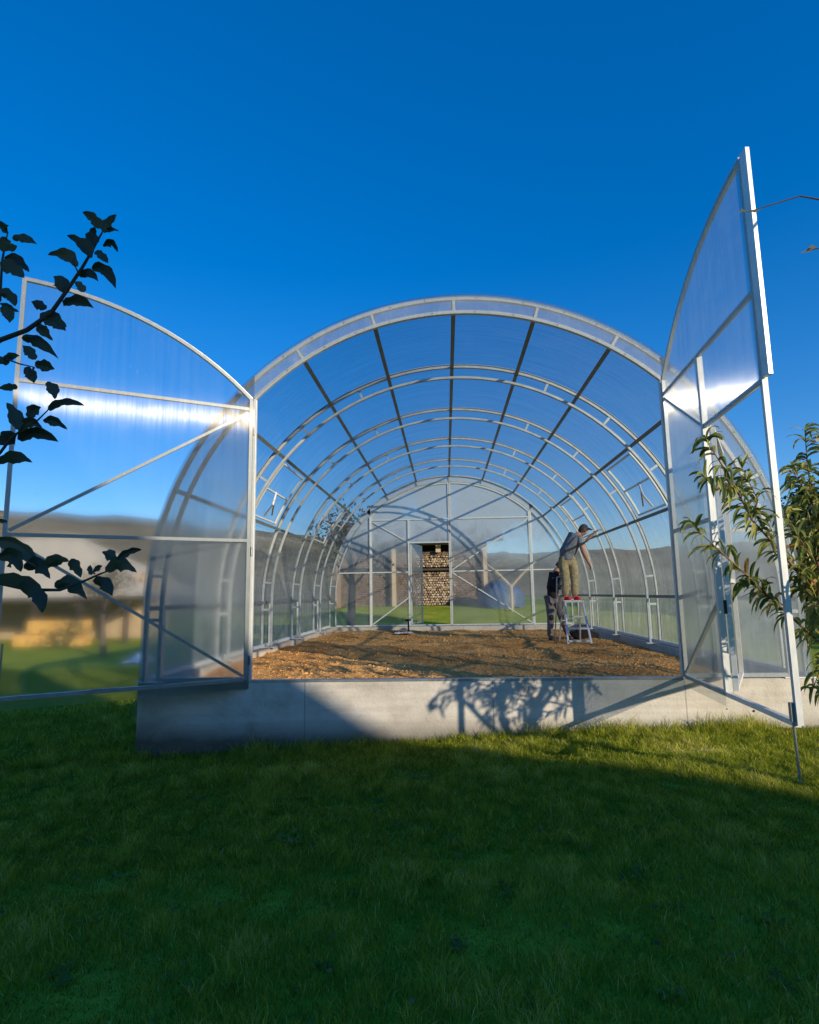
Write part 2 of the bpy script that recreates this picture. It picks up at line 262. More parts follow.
# ------------------------------------------------------------------ object helpers
WL = {}
def tag(o, label=None, cat=None, group=None, kind=None):
    if label: o['label'] = label
    if cat: o['category'] = cat
    if group: o['group'] = group
    if kind: o['kind'] = kind
    return o
def empty(name, loc, label, cat, group=None):
    o = bpy.data.objects.new(name, None); COL.objects.link(o); o.location = loc; o.empty_display_size = .2
    WL[o.name] = Vector(loc); return tag(o, label, cat, group)
class MB:
    def __init__(s): s.v = []; s.f = []; s.uv = []; s.rnd = []
    def face(s, pts, uv=None, rnd=None):
        i = len(s.v); s.v += [Vector(p) for p in pts]; s.f.append(tuple(range(i, i+len(pts))))
        s.uv += uv or [(0, 0)]*len(pts)
        if rnd is not None: s.rnd += [rnd]*len(pts)
        return s
    def mesh(s, vs, fs):
        i = len(s.v); s.v += [Vector(p) for p in vs]; s.f += [tuple(i+k for k in f) for f in fs]; return s
    def box(s, lo, hi, j=0):
        x0, y0, z0 = lo; x1, y1, z1 = hi
        r = (lambda: random.uniform(-j, j)) if j else (lambda: 0)
        vs = [(x+r(), y+r(), z+r()) for x in (x0, x1) for y in (y0, y1) for z in (z0, z1)]
        return s.mesh(vs, [(0, 1, 3, 2), (4, 6, 7, 5), (0, 4, 5, 1), (2, 3, 7, 6), (0, 2, 6, 4), (1, 5, 7, 3)])
    def beam(s, a, b, w, d=None, up=(0, 1, 0)):
        """square tube from a to b: w across, d along 'up'"""
        a = Vector(a); b = Vector(b); d = w if d is None else d; t = (b-a).normalized(); n = Vector(up); n = (n - t*n.dot(t))
        if n.length < 1e-4: n = Vector((1, 0, 0)); n -= t*n.dot(t)
        n.normalize(); q = t.cross(n)
        c = [(q*(w/2)*i + n*(d/2)*j) for i, j in ((-1, -1), (1, -1), (1, 1), (-1, 1))]
        return s.mesh([a+k for k in c]+[b+k for k in c], [(0, 1, 5, 4), (1, 2, 6, 5), (2, 3, 7, 6), (3, 0, 4, 7), (3, 2, 1, 0), (4, 5, 6, 7)])
    def tube(s, pts, rad, seg=8, caps=True):
        pts = [Vector(p) for p in pts]; rad = rad if hasattr(rad, '__len__') else [rad]*len(pts)
        rings = []; ref = None
        for i, p in enumerate(pts):
            t = (pts[min(i+1, len(pts)-1)]-pts[max(i-1, 0)]).normalized()
            if ref is None: ref = t.orthogonal()
            ref = (ref - t*ref.dot(t)).normalized(); q = t.cross(ref)
            rings.append([p+(ref*math.cos(2*math.pi*k/seg)+q*math.sin(2*math.pi*k/seg))*rad[i] for k in range(seg)])
        fs = [(i*seg+k, i*seg+(k+1) % seg, (i+1)*seg+(k+1) % seg, (i+1)*seg+k) for i in range(len(pts)-1) for k in range(seg)]
        if caps: fs += [tuple(range(seg))[::-1], tuple((len(pts)-1)*seg+k for k in range(seg))]
        return s.mesh([v for r in rings for v in r], fs)
    def sweep(s, pts, nrm, w, d):
        """rectangular tube along pts in a plane y=const: nrm radial vectors, w radial, d in y"""
        vs = []
        for p, n in zip(pts, nrm):
            for i, j in ((-1, -1), (1, -1), (1, 1), (-1, 1)): vs.append(p+n*(w/2)*i+Vector((0, d/2*j, 0)))
        fs = [(i*4+k, i*4+(k+1) % 4, (i+1)*4+(k+1) % 4, (i+1)*4+k) for i in range(len(pts)-1) for k in range(4)]
        fs += [(3, 2, 1, 0), tuple((len(pts)-1)*4+k for k in range(4))]
        return s.mesh(vs, fs)
    def build(s, name, m, parent=None, smooth=False, bevel=0, **k):
        me = bpy.data.meshes.new(name); pl = WL[parent.name] if parent else Vector()
        xs = [v.x for v in s.v]; ys = [v.y for v in s.v]; zs = [v.z for v in s.v]
        o0 = Vector(((min(xs)+max(xs))/2, (min(ys)+max(ys))/2, min(zs)))
        me.from_pydata([v-o0 for v in s.v], [], s.f)
        if s.uv and len(s.uv) == len(s.v):
            ul = me.uv_layers.new(name='UVMap')
            ul.data.foreach_set('uv', [c for lp in me.loops for c in s.uv[lp.vertex_index]])
        if s.rnd and len(s.rnd) == len(s.v):
            at_ = me.attributes.new('rnd', 'FLOAT', 'POINT'); at_.data.foreach_set('value', s.rnd)
        if smooth: me.polygons.foreach_set('use_smooth', [True]*len(me.polygons))
        me.materials.append(m); me.update()
        o = bpy.data.objects.new(name, me); COL.objects.link(o); o.location = o0-pl
        if parent: o.parent = parent
        WL[o.name] = o0
        if bevel:
            b = o.modifiers.new('edge', 'BEVEL'); b.width = bevel; b.segments = 2; b.limit_method = 'ANGLE'
        return tag(o, **k)
def sm(a, b, x):
    t = max(0, min(1, (x-a)/(b-a))); return t*t*(3-2*t)

# ------------------------------------------------------------------ terrain
def terr(x, y):
    hx = .07 if x > 1.5 else max(-.6, .07-.061*(1.5-x))
    h = hx*sm(0.5, 5, y)
    h = h + (.95-h)*sm(15.5, 27, y)*sm(-8.5, -4.5, x)*(1-sm(55, 80, y))
    h += .03*noise.noise(Vector((x*.5, y*.5, 3)))
    d = math.hypot(x, y); a = math.degrees(math.atan2(x, y))
    if d > 55:
        t = sm(-180, -60, a) * (7.4 if a < -30 else 7.4-(a+30)*.10 if a < 5 else 3.9)
        t = min(t, 9)
        e = math.tan(R(max(2, t)))*240
        e *= 1+.10*noise.noise(Vector((a*.07, 0, 1)))+.05*noise.noise(Vector((a*.3, 0, 5)))
        h += e*sm(55, 250, d)**.85
        h += 2.2*noise.noise(Vector((x*.03, y*.03, 0)))*sm(60, 120, d)+1.0*noise.noise(Vector((x*.2, y*.2, 0)))*sm(80, 140, d)
    return h
def ground():
    n = 300; k = 6.2
    ax = [600*math.sinh(k*(2*i/n-1))/math.sinh(k) for i in range(n+1)]
    vs = [(x, y, terr(x, y)) for y in ax for x in ax]
    fs = [(j*(n+1)+i, j*(n+1)+i+1, (j+1)*(n+1)+i+1, (j+1)*(n+1)+i) for j in range(n) for i in range(n)]
    b = MB(); b.v = [Vector(v) for v in vs]; b.f = fs
    return b.build('ground', M['ground'], smooth=True, kind='structure')
ground()

def grass():
    """lawn blades as one stuff object"""
    segs = []
    def area(n, x0, x1, y0, y1, w):
        x = rng.uniform(x0, x1, n); y = rng.uniform(y0, y1, n)
        keep = ~((x > -3.46) & (x < 3.84) & (y > 6.40))
        keep &= np.abs(x-.06*y) < .83*y+.6
        return np.c_[x[keep], y[keep], np.full(keep.sum(), w)]
    A = [area(150000, -4, 4, 1.9, 3.6, .0030), area(200000, -4.5, 4.8, 3.6, 5.2, .0036), area(150000, -5.5, 5.5, 5.2, 6.7, .0046),
         area(60000, -9, -3.3, 6.5, 10, .007), area(60000, 3.7, 9, 6.5, 10, .007), area(36000, -3, 3.5, 17.3, 22, .011), area(20000, -3, 3, 22, 26.6, .016),
         area(45000, -16, -3.5, 10, 17, .013)]
    P = np.concatenate(A); n = len(P)
    # clumps
    cl = np.array([noise.fractal(Vector((p[0]*1.6, p[1]*1.6, 0)), 1, 2, 4) for p in P[::7]]); cl = np.repeat(cl, 7)[:n] if False else None
    cl = np.array([.8*noise.noise(Vector((x*1.7, y*2.3, 0)))+.75*noise.noise(Vector((x*6, y*6, 2)))+.5*noise.noise(Vector((x*15, y*15, 5))) for x, y in P[:, :2]])
    z = np.array([terr(x, y) for x, y in P[:, :2]])
    hgt = rng.uniform(.022, .062, n)*np.clip(1+1.1*cl, .3, 2.4)*np.clip(P[:, 2]/.004, 1, 1.8)
    # long tufts along the wall
    near = (P[:, 1] > 6.25) & (P[:, 1] < 6.45); hgt[near] *= rng.uniform(.8, 2.2, near.sum())
    # a worn patch
    worn = np.exp(-(((P[:, 0]-2.15)/.4)**2+((P[:, 1]-5.55)/.16)**2)); hgt *= 1-.7*worn
    ang = rng.uniform(0, 2*np.pi, n)+1.5*cl
    lean = rng.uniform(.15, 1.1, n)*hgt
    fa = rng.uniform(0, 2*np.pi, n); w = P[:, 2]*rng.uniform(.6, 1.3, n)
    dx, dy = np.cos(ang), np.sin(ang); wx, wy = np.cos(fa)*w/2, np.sin(fa)*w/2
    V = np.zeros((n, 5, 3))
    base = np.c_[P[:, 0], P[:, 1], z-.004]
    V[:, 0] = base+np.c_[-wx, -wy, 0*z]; V[:, 1] = base+np.c_[wx, wy, 0*z]
    mid = base+np.c_[dx*lean*.35, dy*lean*.35, hgt*.6]
    V[:, 2] = mid+np.c_[wx, wy, 0*z]*.8; V[:, 3] = mid-np.c_[wx, wy, 0*z]*.8
    V[:, 4] = base+np.c_[dx*lean, dy*lean, hgt*.95]
    me = bpy.data.meshes.new('grass'); me.vertices.add(n*5); me.vertices.foreach_set('co', V.ravel())
    i0 = np.arange(n)*5
    loops = np.c_[i0, i0+1, i0+2, i0+3, i0+3, i0+2, i0+4].ravel()
    me.loops.add(n*7); me.loops.foreach_set('vertex_index', loops.astype(np.int32))
    me.polygons.add(n*2); st = np.c_[np.arange(n)*7, np.arange(n)*7+4].ravel(); me.polygons.foreach_set('loop_start', st.astype(np.int32))
    tot = np.tile([4, 3], n)
    try: me.polygons.foreach_set('loop_total', tot.astype(np.int32))
    except Exception: pass
    c = np.clip(.42+.34*cl+rng.normal(0, .16, n)+.5*worn+.06*(P[:, 0] > 0), 0, 1)  # right half tinted yellower: sunlight on the lawn put into the blade colour
    c[rng.random(n) < .035] = .97
    a_ = me.attributes.new('rnd', 'FLOAT', 'POINT'); a_.data.foreach_set('value', np.repeat(c, 5))
    me.materials.append(M['grass']); me.update(calc_edges=True); me.validate()
    o = bpy.data.objects.new('grass', me); COL.objects.link(o)
    tag(o, 'short lawn grass with yellow-green tufts around the concrete base', 'grass', kind='stuff')
grass()

def litter():
    b = MB()
    for k in range(170):
        y = random.uniform(2.2, 6.35); x = random.uniform(-.8, .85)*y
        p = Vector((x, y, terr(x, y)+random.uniform(.02, .045))); a = random.uniform(0, 6.28); d = Vector((math.cos(a), math.sin(a), random.uniform(-.3, .3)))*random.uniform(.018, .04); q = Vector((-d.y, d.x, random.uniform(-.01, .01)))*.45
        b.face([p, p+d*.5+q, p+d, p+d*.5-q], rnd=random.uniform(.1, 1))
    b.build('fallen_leaves', M['dry_leaf'], kind='stuff', label='dry brown leaves scattered thinly over the lawn', cat='fallen leaves')
def weeds():
    b = MB()
    for k in range(150):
        y = random.uniform(2.2, 6.3)**1.0; x = random.uniform(-.8, .85)*y; z = terr(x, y)+.012; s_ = random.uniform(.03, .075); m_ = random.randint(5, 9); c_ = random.uniform(.15, .75)
        for i in range(m_):
            a = 6.28*i/m_+random.uniform(-.3, .3); d = Vector((math.cos(a), math.sin(a), random.uniform(.1, .7)))*s_*random.uniform(.6, 1.1); q = Vector((-math.sin(a), math.cos(a), 0))*s_*.2; p = Vector((x, y, z))
            b.face([p, p+d*.6+q, p+d*1.05-Vector((0, 0, s_*.15)), p+d*.6-q], rnd=min(1, c_+random.uniform(-.1, .1)))
    b.build('lawn_weeds', M['weed'], kind='stuff', label='small broad-leaved weeds growing among the lawn grass', cat='weeds')
weeds()
litter()
# ------------------------------------------------------------------ foundation
YF, YB, ZB = 6.5, 17.0, .57
GX = .175; XL, XR = -3.41, 3.80
fo = empty('concrete_foundation', (GX, YF, 0), 'low cast concrete base wall under the arched greenhouse, half in shadow', 'foundation')
b = MB(); T = .2; y0, y1 = YF-.05, YB+.07
def wall_piece(b, p0, p1, inward, zt, zb0=-.6):
    b
def front_wall():
    """front face with slightly wavy board-cast surface"""
    b = MB(); n = 60
    xs = [XL+(XR-XL)*i/n for i in range(n+1)]; zs = [-.6, -.25, -.1, .05, .2, .35, .5, ZB-.006, ZB]
    V = []
    for z in zs:
        for x in xs:
            V.append((x, y0+.004*noise.noise(Vector((x*1.4, z*6, 0)))+(.006 if z == ZB else 0), z))
    m = len(xs)
    F_ = [(j*m+i, j*m+i+1, (j+1)*m+i+1, (j+1)*m+i) for j in range(len(zs)-1) for i in range(n)]
    b.mesh(V, F_)
    b.mesh([(XL, y0+.006, ZB), (XR, y0+.006, ZB), (XR, y0+T, ZB), (XL, y0+T, ZB), (XL, y0, -.6), (XR, y0, -.6), (XR, y0+T, -.6), (XL, y0+T, -.6)], [(0, 1, 2, 3), (2, 6, 7, 3), (0, 3, 7, 4), (1, 5, 6, 2)])
    return b
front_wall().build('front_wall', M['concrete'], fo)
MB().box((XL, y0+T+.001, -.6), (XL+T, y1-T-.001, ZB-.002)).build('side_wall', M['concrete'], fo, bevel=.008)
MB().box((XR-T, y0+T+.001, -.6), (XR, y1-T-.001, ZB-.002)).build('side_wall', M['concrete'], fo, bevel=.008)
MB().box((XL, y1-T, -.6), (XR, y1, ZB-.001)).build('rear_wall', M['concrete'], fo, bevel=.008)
for (px, py) in ((754, 711), (727, 709)):
    p = at(px, py, y0-.002); MB().tube([(p.x, y0-.006, p.z), (p.x, y0+.01, p.z)], .012 if px > 740 else .006, 12).build('tie_hole', M['black'], fo)

# soil
def soil_z(x, y):
    z = .50-.05*sm(8, 16, y)
    z += .045*noise.noise(Vector((x*1.1, y*1.1, 0)))+.03*noise.noise(Vector((x*3.1, y*3.1, 4)))+.018*abs(noise.noise(Vector((x*9, y*9, 9))))+.012*noise.noise(Vector((x*20, y*20, 2)))
    z += .03*noise.noise(Vector((x*.4+9, y*2.2, 7)))
    e = min(x-XL-T, XR-T-x); z -= .05*(1-sm(0, .5, e))*(1-sm(7.5, 8.2, y) if x < 0 else 1)
    return min(z, ZB-.004) if y < 7 else z
def soil():
    nx, ny = 230, 330; V = []; xs = [XL+T+.003+(XR-XL-2*T-.006)*i/nx for i in range(nx+1)]; ys = [y0+T+.003+(y1-y0-2*T-.006)*(j/ny)**1.5 for j in range(ny+1)]
    b = MB(); b.v = [Vector((x, y, soil_z(x, y))) for y in ys for x in xs]
    b.f = [(j*(nx+1)+i, j*(nx+1)+i+1, (j+1)*(nx+1)+i+1, (j+1)*(nx+1)+i) for j in range(ny) for i in range(nx)]
    b.build('soil', M['soil'], smooth=True, kind='structure')
    c = MB()
    ico = [(0, 0, 1), (.89, 0, .45), (.28, .85, .45), (-.72, .53, .45), (-.72, -.53, .45), (.28, -.85, .45), (.72, .53, -.45), (-.28, .85, -.45), (-.89, 0, -.45), (-.28, -.85, -.45), (.72, -.53, -.45), (0, 0, -1)]
    fc = [(0, 1, 2), (0, 2, 3), (0, 3, 4), (0, 4, 5), (0, 5, 1), (1, 6, 2), (2, 7, 3), (3, 8, 4), (4, 9, 5), (5, 10, 1), (6, 7, 2), (7, 8, 3), (8, 9, 4), (9, 10, 5), (10, 6, 1), (11, 7, 6), (11, 8, 7), (11, 9, 8), (11, 10, 9), (11, 6, 10)]
    for k in range(9000):
        y = y0+T+.03+(y1-y0-2*T-.1)*random.random()**1.6; x = random.uniform(XL+T+.05, XR-T-.05)
        if noise.noise(Vector((x*.9, y*.9, 5)))+random.uniform(-.5, .5) < -.1: continue
        r = min(.038, .005+.005*random.expovariate(1)); q = Matrix.Rotation(random.uniform(0, 6), 3, Vector((random.random(), random.random(), 1)).normalized())
        z = soil_z(x, y); s3 = Vector((random.uniform(.7, 1.4), random.uniform(.7, 1.4), random.uniform(.5, .9)))
        c.mesh([Vector((x, y, z+r*.2))+(q @ Vector((v[0]*s3.x, v[1]*s3.y, v[2]*s3.z)))*r*random.uniform(.75, 1.2) for v in ico], fc)
    c.build('soil_clods', M['soil'], smooth=True, kind='stuff', label='loose brown clods scattered over the tilled soil', cat='soil clods')
soil()

# ------------------------------------------------------------------ greenhouse
gh = empty('greenhouse', (GX, YF, ZB), 'arched polycarbonate greenhouse with galvanised double arches and wide open double doors', 'greenhouse')
ZC = 1.38; RO, RI, RS = 3.545, 3.375, 3.575
def arc(Rr, y, zb=ZB, n=72):
    P = [Vector((GX-Rr, y, zb)), Vector((GX-Rr, y, (zb+ZC)/2))]; N = [Vector((-1, 0, 0))]*2
    for i in range(n+1):
        a = math.pi-math.pi*i/n; d = Vector((math.cos(a), 0, math.sin(a))); P.append(Vector((GX, y, ZC))+d*Rr); N.append(d)
    P += [Vector((GX+Rr, y, (zb+ZC)/2)), Vector((GX+Rr, y, zb))]; N += [Vector((1, 0, 0))]*2
    return P, N
PUR = [0, 16, -16, 31.8, -31.8, 49.6, -49.6, 67.6, -67.6, 90, -90]
def polar(a, r, y): return Vector((GX+r*math.sin(R(a)), y, ZC+r*math.cos(R(a))))
ARCH_Y = [YF+2.1*i for i in range(6)]
for i, y in enumerate(ARCH_Y):
    b = MB(); P, N = arc(RO, y); AM = M['zinc'] if i == 0 else M['dull']; tw_ = .044 if i == 0 else .038; b.sweep(P, N, tw_, .045)
    o = b.build('arch', AM, gh, bevel=.004)
    b = MB(); P, N = arc(RI, y); b.sweep(P, N, tw_, .045); b.build('inner_tube', AM, o, bevel=.004)
    if i == 0:
        for a in [-84+8*q_ for q_ in range(22)]:
            for rr_ in (RI, RO):
                p_ = polar(a+random.uniform(-1.5, 1.5), rr_, y-.024); b = MB(); b.tube([p_, p_+Vector((0, -.006, 0))], .0085, 6); b.build('screw', M['bolt'], o)
    ang = [0, 16, -16, 31.8, -31.8, 49.6, -49.6, 67.6, -67.6, 84, -84] + ([8+.1, ] if False else [])
    if i > 0: ang = [24, -24, 41, -41, 57, -57, 84, -84] if i < 5 else ang
    for a in ang:
        b = MB(); b.beam(polar(a, RI+.022, y), polar(a, RO-.022, y), .034, .034); b.build('strut', AM, o)
    b = MB()
    for sx in (-1, 1): b = MB(); b.box((GX+sx*(RI+RO)/2-.16, y-.06, ZB), (GX+sx*(RI+RO)/2+.16, y+.06, ZB+.012)); b.build('foot_plate', M['zinc'], o)
for a in PUR:
    b = MB(); d = polar(a, 1, 0)-polar(a, 0, 0)
    for k in range(5):
        ya, yb = ARCH_Y[k]+.026, ARCH_Y[k+1]-.026
        b.beam(polar(a, RO-.01, ya), polar(a, RO-.01, yb), .052, .034, up=d)
    b.build('purlin', M['purlin'], gh)
# low inner rail
for sx in (-1, 1):
    for k in range(6):
        b = MB(); y = ARCH_Y[k]; b.beam((GX+sx*(RI+.024), y, 1.25), (GX+sx*(RO-.024), y, 1.25), .036); b.build('side_tie', M['zinc'], gh)
    for k in range(5):
        b = MB(); y = ARCH_Y[k]+.35
        b.beam((GX+sx*(RO-.03), y, ZB+.05), (GX+sx*(RO-.03), y, ZC-.02), .03)
        b.build('side_post', M['zinc'], gh)
    b = MB(); b.beam((GX+sx*(RO+.0), YF+.03, ZB+.03), (GX+sx*(RO+.0), YB-.03, ZB+.03), .05, .05); b.build('base_rail', M['zinc'], gh)

def sheet(path_r, ya, yb, a0, a1, name='roof_sheet', m=None, zlow=None):
    """one curved twin-wall sheet, uv: u = along the greenhouse, v = along the arc"""
    b = MB(); n = 60; pts = []; s = 0
    if zlow is not None: pts = [(Vector((GX-path_r-.0, 0, zlow)), 0.0), (Vector((GX-path_r, 0, (zlow+ZC)/2)), (ZC-zlow)/2)]; s = ZC-zlow
    for i in range(n+1):
        a = a0+(a1-a0)*i/n; pts.append((polar(a, path_r, 0), s+R(a-a0)*path_r))
    if zlow is not None: s = pts[-1][1]; pts += [(Vector((GX+path_r, 0, (zlow+ZC)/2)), s+(ZC-zlow)/2), (Vector((GX+path_r, 0, zlow)), s+ZC-zlow)]
    nv = 4
    for (p, s0), (q, s1) in zip(pts[:-1], pts[1:]):
        for k in range(nv):
            u0 = ya+(yb-ya)*k/nv; u1 = ya+(yb-ya)*(k+1)/nv
            b.face([Vector((p.x, u0, p.z)), Vector((q.x, u0, q.z)), Vector((q.x, u1, q.z)), Vector((p.x, u1, p.z))], [(u0, s0), (u0, s1), (u1, s1), (u1, s0)])
    return b.build(name, m or M['roof'], gh, smooth=False)
for k in range(5):
    ya = ARCH_Y[k]-(.07 if k == 0 else -.004); yb = ARCH_Y[k+1]+(.06 if k == 4 else -.004)
    sheet(RS, ya, yb, -90, 90, zlow=ZB-.02 if k else ZB-.02)
# loose lower corner of the sheeting at the front-left and front-right
for sx, dz, fl in ((-1, .36, .06), (1, .1, .02)):
    b = MB(); n = 5
    x = GX+sx*(RS+.003)
    for j in range(n):
        for k in range(6):
            def q(jj, kk):
                t = jj/n; z = ZB+.06-(dz+.06)*t; return Vector((x+sx*fl*t*t*(1-kk/8), YF-.075+kk*.12, z))
            b.face([q(j, k), q(j, k+1), q(j+1, k+1), q(j+1, k)], [(k*.2, -j*.1), (k*.2+.2, -j*.1), (k*.2+.2, -j*.1-.1), (k*.2, -j*.1-.1)])
    b.build('loose_sheet_corner', M['pane'], gh)
# metal seam strips over the sheets
for k in range(1, 5):
    b = MB(); P, N = arc(RS+.004, ARCH_Y[k]); b.sweep(P, N, .003, .05); b.build('seam_strip', M['zinc'], gh)

XH0, XH1 = -2.18, 2.48      # hinge posts
SL = 2.33
def ztop(x, r): return ZC+math.sqrt(max(0, r*r-(x-GX)**2))
def end_fill(y, m, nm, yo):
    """fixed sectors left and right of the doors and the strip over them"""
    for lo_, hi_ in ((GX-RS+.002, XH0), (XH1, GX+RS-.002)):
        b = MB(); n = 16
        for i in range(n):
            xa = lo_+(hi_-lo_)*i/n; xb = lo_+(hi_-lo_)*(i+1)/n
            za = max(ztop(xa, RS), ZC); zb = max(ztop(xb, RS), ZC)
            b.face([(xa, y+yo, ZB+.01), (xb, y+yo, ZB+.01), (xb, y+yo, zb), (xa, y+yo, za)], [(xa, ZB), (xb, ZB), (xb, zb), (xa, za)])
        b.build('end_panel', m, gh)
    b = MB(); n = 40
    a0 = math.degrees(math.asin((XH0-GX)/RI)); a1 = math.degrees(math.asin((XH1-GX)/RI))
    for i in range(n):
        aa = a0+(a1-a0)*i/n; ab = a0+(a1-a0)*(i+1)/n
        p = [polar(aa, RI-.02, y+yo), polar(ab, RI-.02, y+yo), polar(ab, RS, y+yo), polar(aa, RS, y+yo)]
        b.face(p, [(v.x, v.z) for v in p])
    b.build('arch_strip_panel', m, gh)
for y, yo, m in ((YF, -.034, M['side']), (YB, .034, M['rear'])):
    end_fill(y, m, '', yo)
    for x in (XH0, XH1):
        zt = ztop(x, RI)-.02
        MB().beam((x, y, ZB), (x, y, zt), .05, .045).build('door_post', M['zinc'], gh, bevel=.004)
    for xa, xb in ((GX-RI+.022, XH0-.027), (XH1+.027, GX+RI-.022)):
        MB().beam((xa, y, 2.12), (xb, y, 2.12), .036, .036, up=(0, 0, 1)).build('end_rail', M['zinc'], gh)
        MB().beam((xa, y, ZB+.03), (xb, y, ZB+.03), .04, .04, up=(0, 0, 1)).build('end_rail', M['zinc'], gh)
# threshold over the concrete
MB().box((XH0+.03, YF-.055, ZB), (XH1-.03, YF+.03, ZB+.022)).build('threshold', M['sill'], gh)
MB().box((XH0+.03, YB-.03, ZB), (XH1-.03, YB+.03, ZB+.022)).build('threshold', M['sill'], gh)

def leaf(hx, hy, dirv, left, m, sub=False, name='door_leaf', W_=2.315, tilt_off=0):
    """a door leaf: s runs from the hinge, dirv = horizontal direction of the opened leaf; left: which half of the arch it closes"""
    d = Vector((*dirv, 0)).normalized(); nrm = Vector((d.y, -d.x, 0))
    hz = Vector((hx, hy, 0))
    def P(s, z, o=0): return hz+d*s+nrm*o+Vector((0, 0, z))
    def top(s):
        x = hx0+s if left else hx0-s
        return ztop(x, RI-.045)
    hx0 = XH0 if left else XH1
    t = .038; zb = ZB+.03
    fr = MB(); up = nrm
    s0, s1 = .035, W_
    for s in (s0, s1): fr.beam(P(s, zb), P(s, top(s)), t, t, up=up)
    n = 24
    ss = [s0+(s1-s0)*i/n for i in range(n+1)]
    cp = [P(a, top(a)) for a in ss]; vs = []
    for i_, p_ in enumerate(cp):
        tn = (cp[min(i_+1, n)]-cp[max(i_-1, 0)]).normalized(); q_ = tn.cross(nrm).normalized()
        for a_, c_ in ((-1, -1), (1, -1), (1, 1), (-1, 1)): vs.append(p_+q_*(t/2)*a_+nrm*((t+.001)/2)*c_)
    fr.mesh(vs, [(i_*4+k_, i_*4+(k_+1) % 4, (i_+1)*4+(k_+1) % 4, (i_+1)*4+k_) for i_ in range(n) for k_ in range(4)]+[(3, 2, 1, 0), tuple(n*4+k_ for k_ in range(4))])
    fr.beam(P(s0+.02, zb), P(s1-.02, zb), t, t-.001, up=up)
    L = fr.build(name, M['zinc'], gh)
    SB, ZD = 1.13, 2.97
    r1, r2 = 2.12, 3.65
    def bar(nm, a, b_, w=t*.9): MB().beam(a, b_, w, w, up=up).build(nm, M['zinc'], L)
    bar('rail', P(s0+.02, r2), P(s1-.02, r2))
    if not sub:
        bar('rail', P(s0+.02, r1), P(s1-.02, r1))
        bar('brace', P(s0+.03, r2-.05, .002), P(s1-.03, r1+.04, .002), t*.8); bar('brace', P(s0+.03, zb+.04, .002), P(s1-.03, r1-.04, .002), t*.8)
    else:
        bar('rail', P(s0+.02, r1), P(SB-.02, r1))
        bar('post', P(SB, zb+.02), P(SB, r2-.02), .05)
        bar('rail', P(SB+.02, ZD), P(s1-.02, ZD))
        bar('brace', P(s0+.03, r2-.05, .002), P(SB-.03, ZD+.02, .002), t*.8); bar('brace', P(s0+.03, zb+.04, .002), P(SB-.03, 1.38, .002), t*.8)
    # sheet
    b = MB(); o = -.022*(1 if left else -1); n = 24
    ext = .10
    def cols(sa, sb, za):
        k = 14
        for i in range(k):
            a = sa+(sb-sa)*i/k; c = sa+(sb-sa)*(i+1)/k
            z0a = za(a); z0c = za(c)
            b.face([P(a, z0a, o), P(c, z0c, o), P(c, top(c)+.02, o), P(a, top(a)+.02, o)], [(a, z0a), (c, z0c), (c, top(c)), (a, top(a))])
    cols(0, SB, lambda s: zb-ext)
    cols(SB, W_+.02, (lambda s: ZD-.03) if sub else (lambda s: zb-ext))
    k0 = len(b.f)
    if sub:
        s = .006
        while s < W_:
            z0 = zb-ext if s < SB else ZD-.03; z1 = top(s)+.01
            b.face([P(s, z0, o-.001), P(s, z0, o-.013), P(s, z1, o-.013), P(s, z1, o-.001)], [(0, z0), (.012, z0), (.012, z1), (0, z1)]); s += .0105
    pn = b.build('panel', m, L)
    if sub:
        pn.data.materials.append(M['ribs']); pn.data.polygons.foreach_set('material_index', [0 if i_ < k0 else 1 for i_ in range(len(b.f))])
    for s in ((.55, 1.15, 1.7) if not sub else (1.13,)):
        pass
    # hinges
    for z in (.8, 2.0, 3.4):
        MB().tube([P(-.005, z-.05), P(-.005, z+.05)], .012, 8).build('hinge', M['bolt'], L)
    return L, P, top
LL, PL, topL = leaf(XH0, YF-.03, (-2.01, -1.20), True, M['pane'])
RL, PR, topR = leaf(XH1, YF-.03, (-.176, -2.31), False, M['pane_b'], sub=True)
# overlap strip on the free edge of the right leaf, above the opening
b = MB(); b.beam(PR(2.38, 2.98, 0), PR(2.38, topR(2.315)+.02, 0), .075, .03, up=(1, .076, 0)); b.build('cover_strip', M['zinc'], RL)
# drop bolts
b = MB(); b.tube([PR(2.30, .70, .03), PR(2.31, .24, .03)], .008, 8); b.build('drop_bolt', M['bolt'], RL)
b = MB(); b.tube([PL(2.27, .55, .03), PL(2.27, 1.1, .03)], .008, 8); b.build('drop_bolt', M['bolt'], LL)
b = MB(); b.beam(PR(2.30, .62, .03), PR(2.30, .74, .03), .03); b.build('bolt_sleeve', M['bolt'], RL)
b = MB(); b.beam(PL(1.3, ZB+.051, 0), PL(1.52, ZB+.051, 0), .03, .004, up=(0, 0, 1)); b.build('label_strip', M['white'], LL)
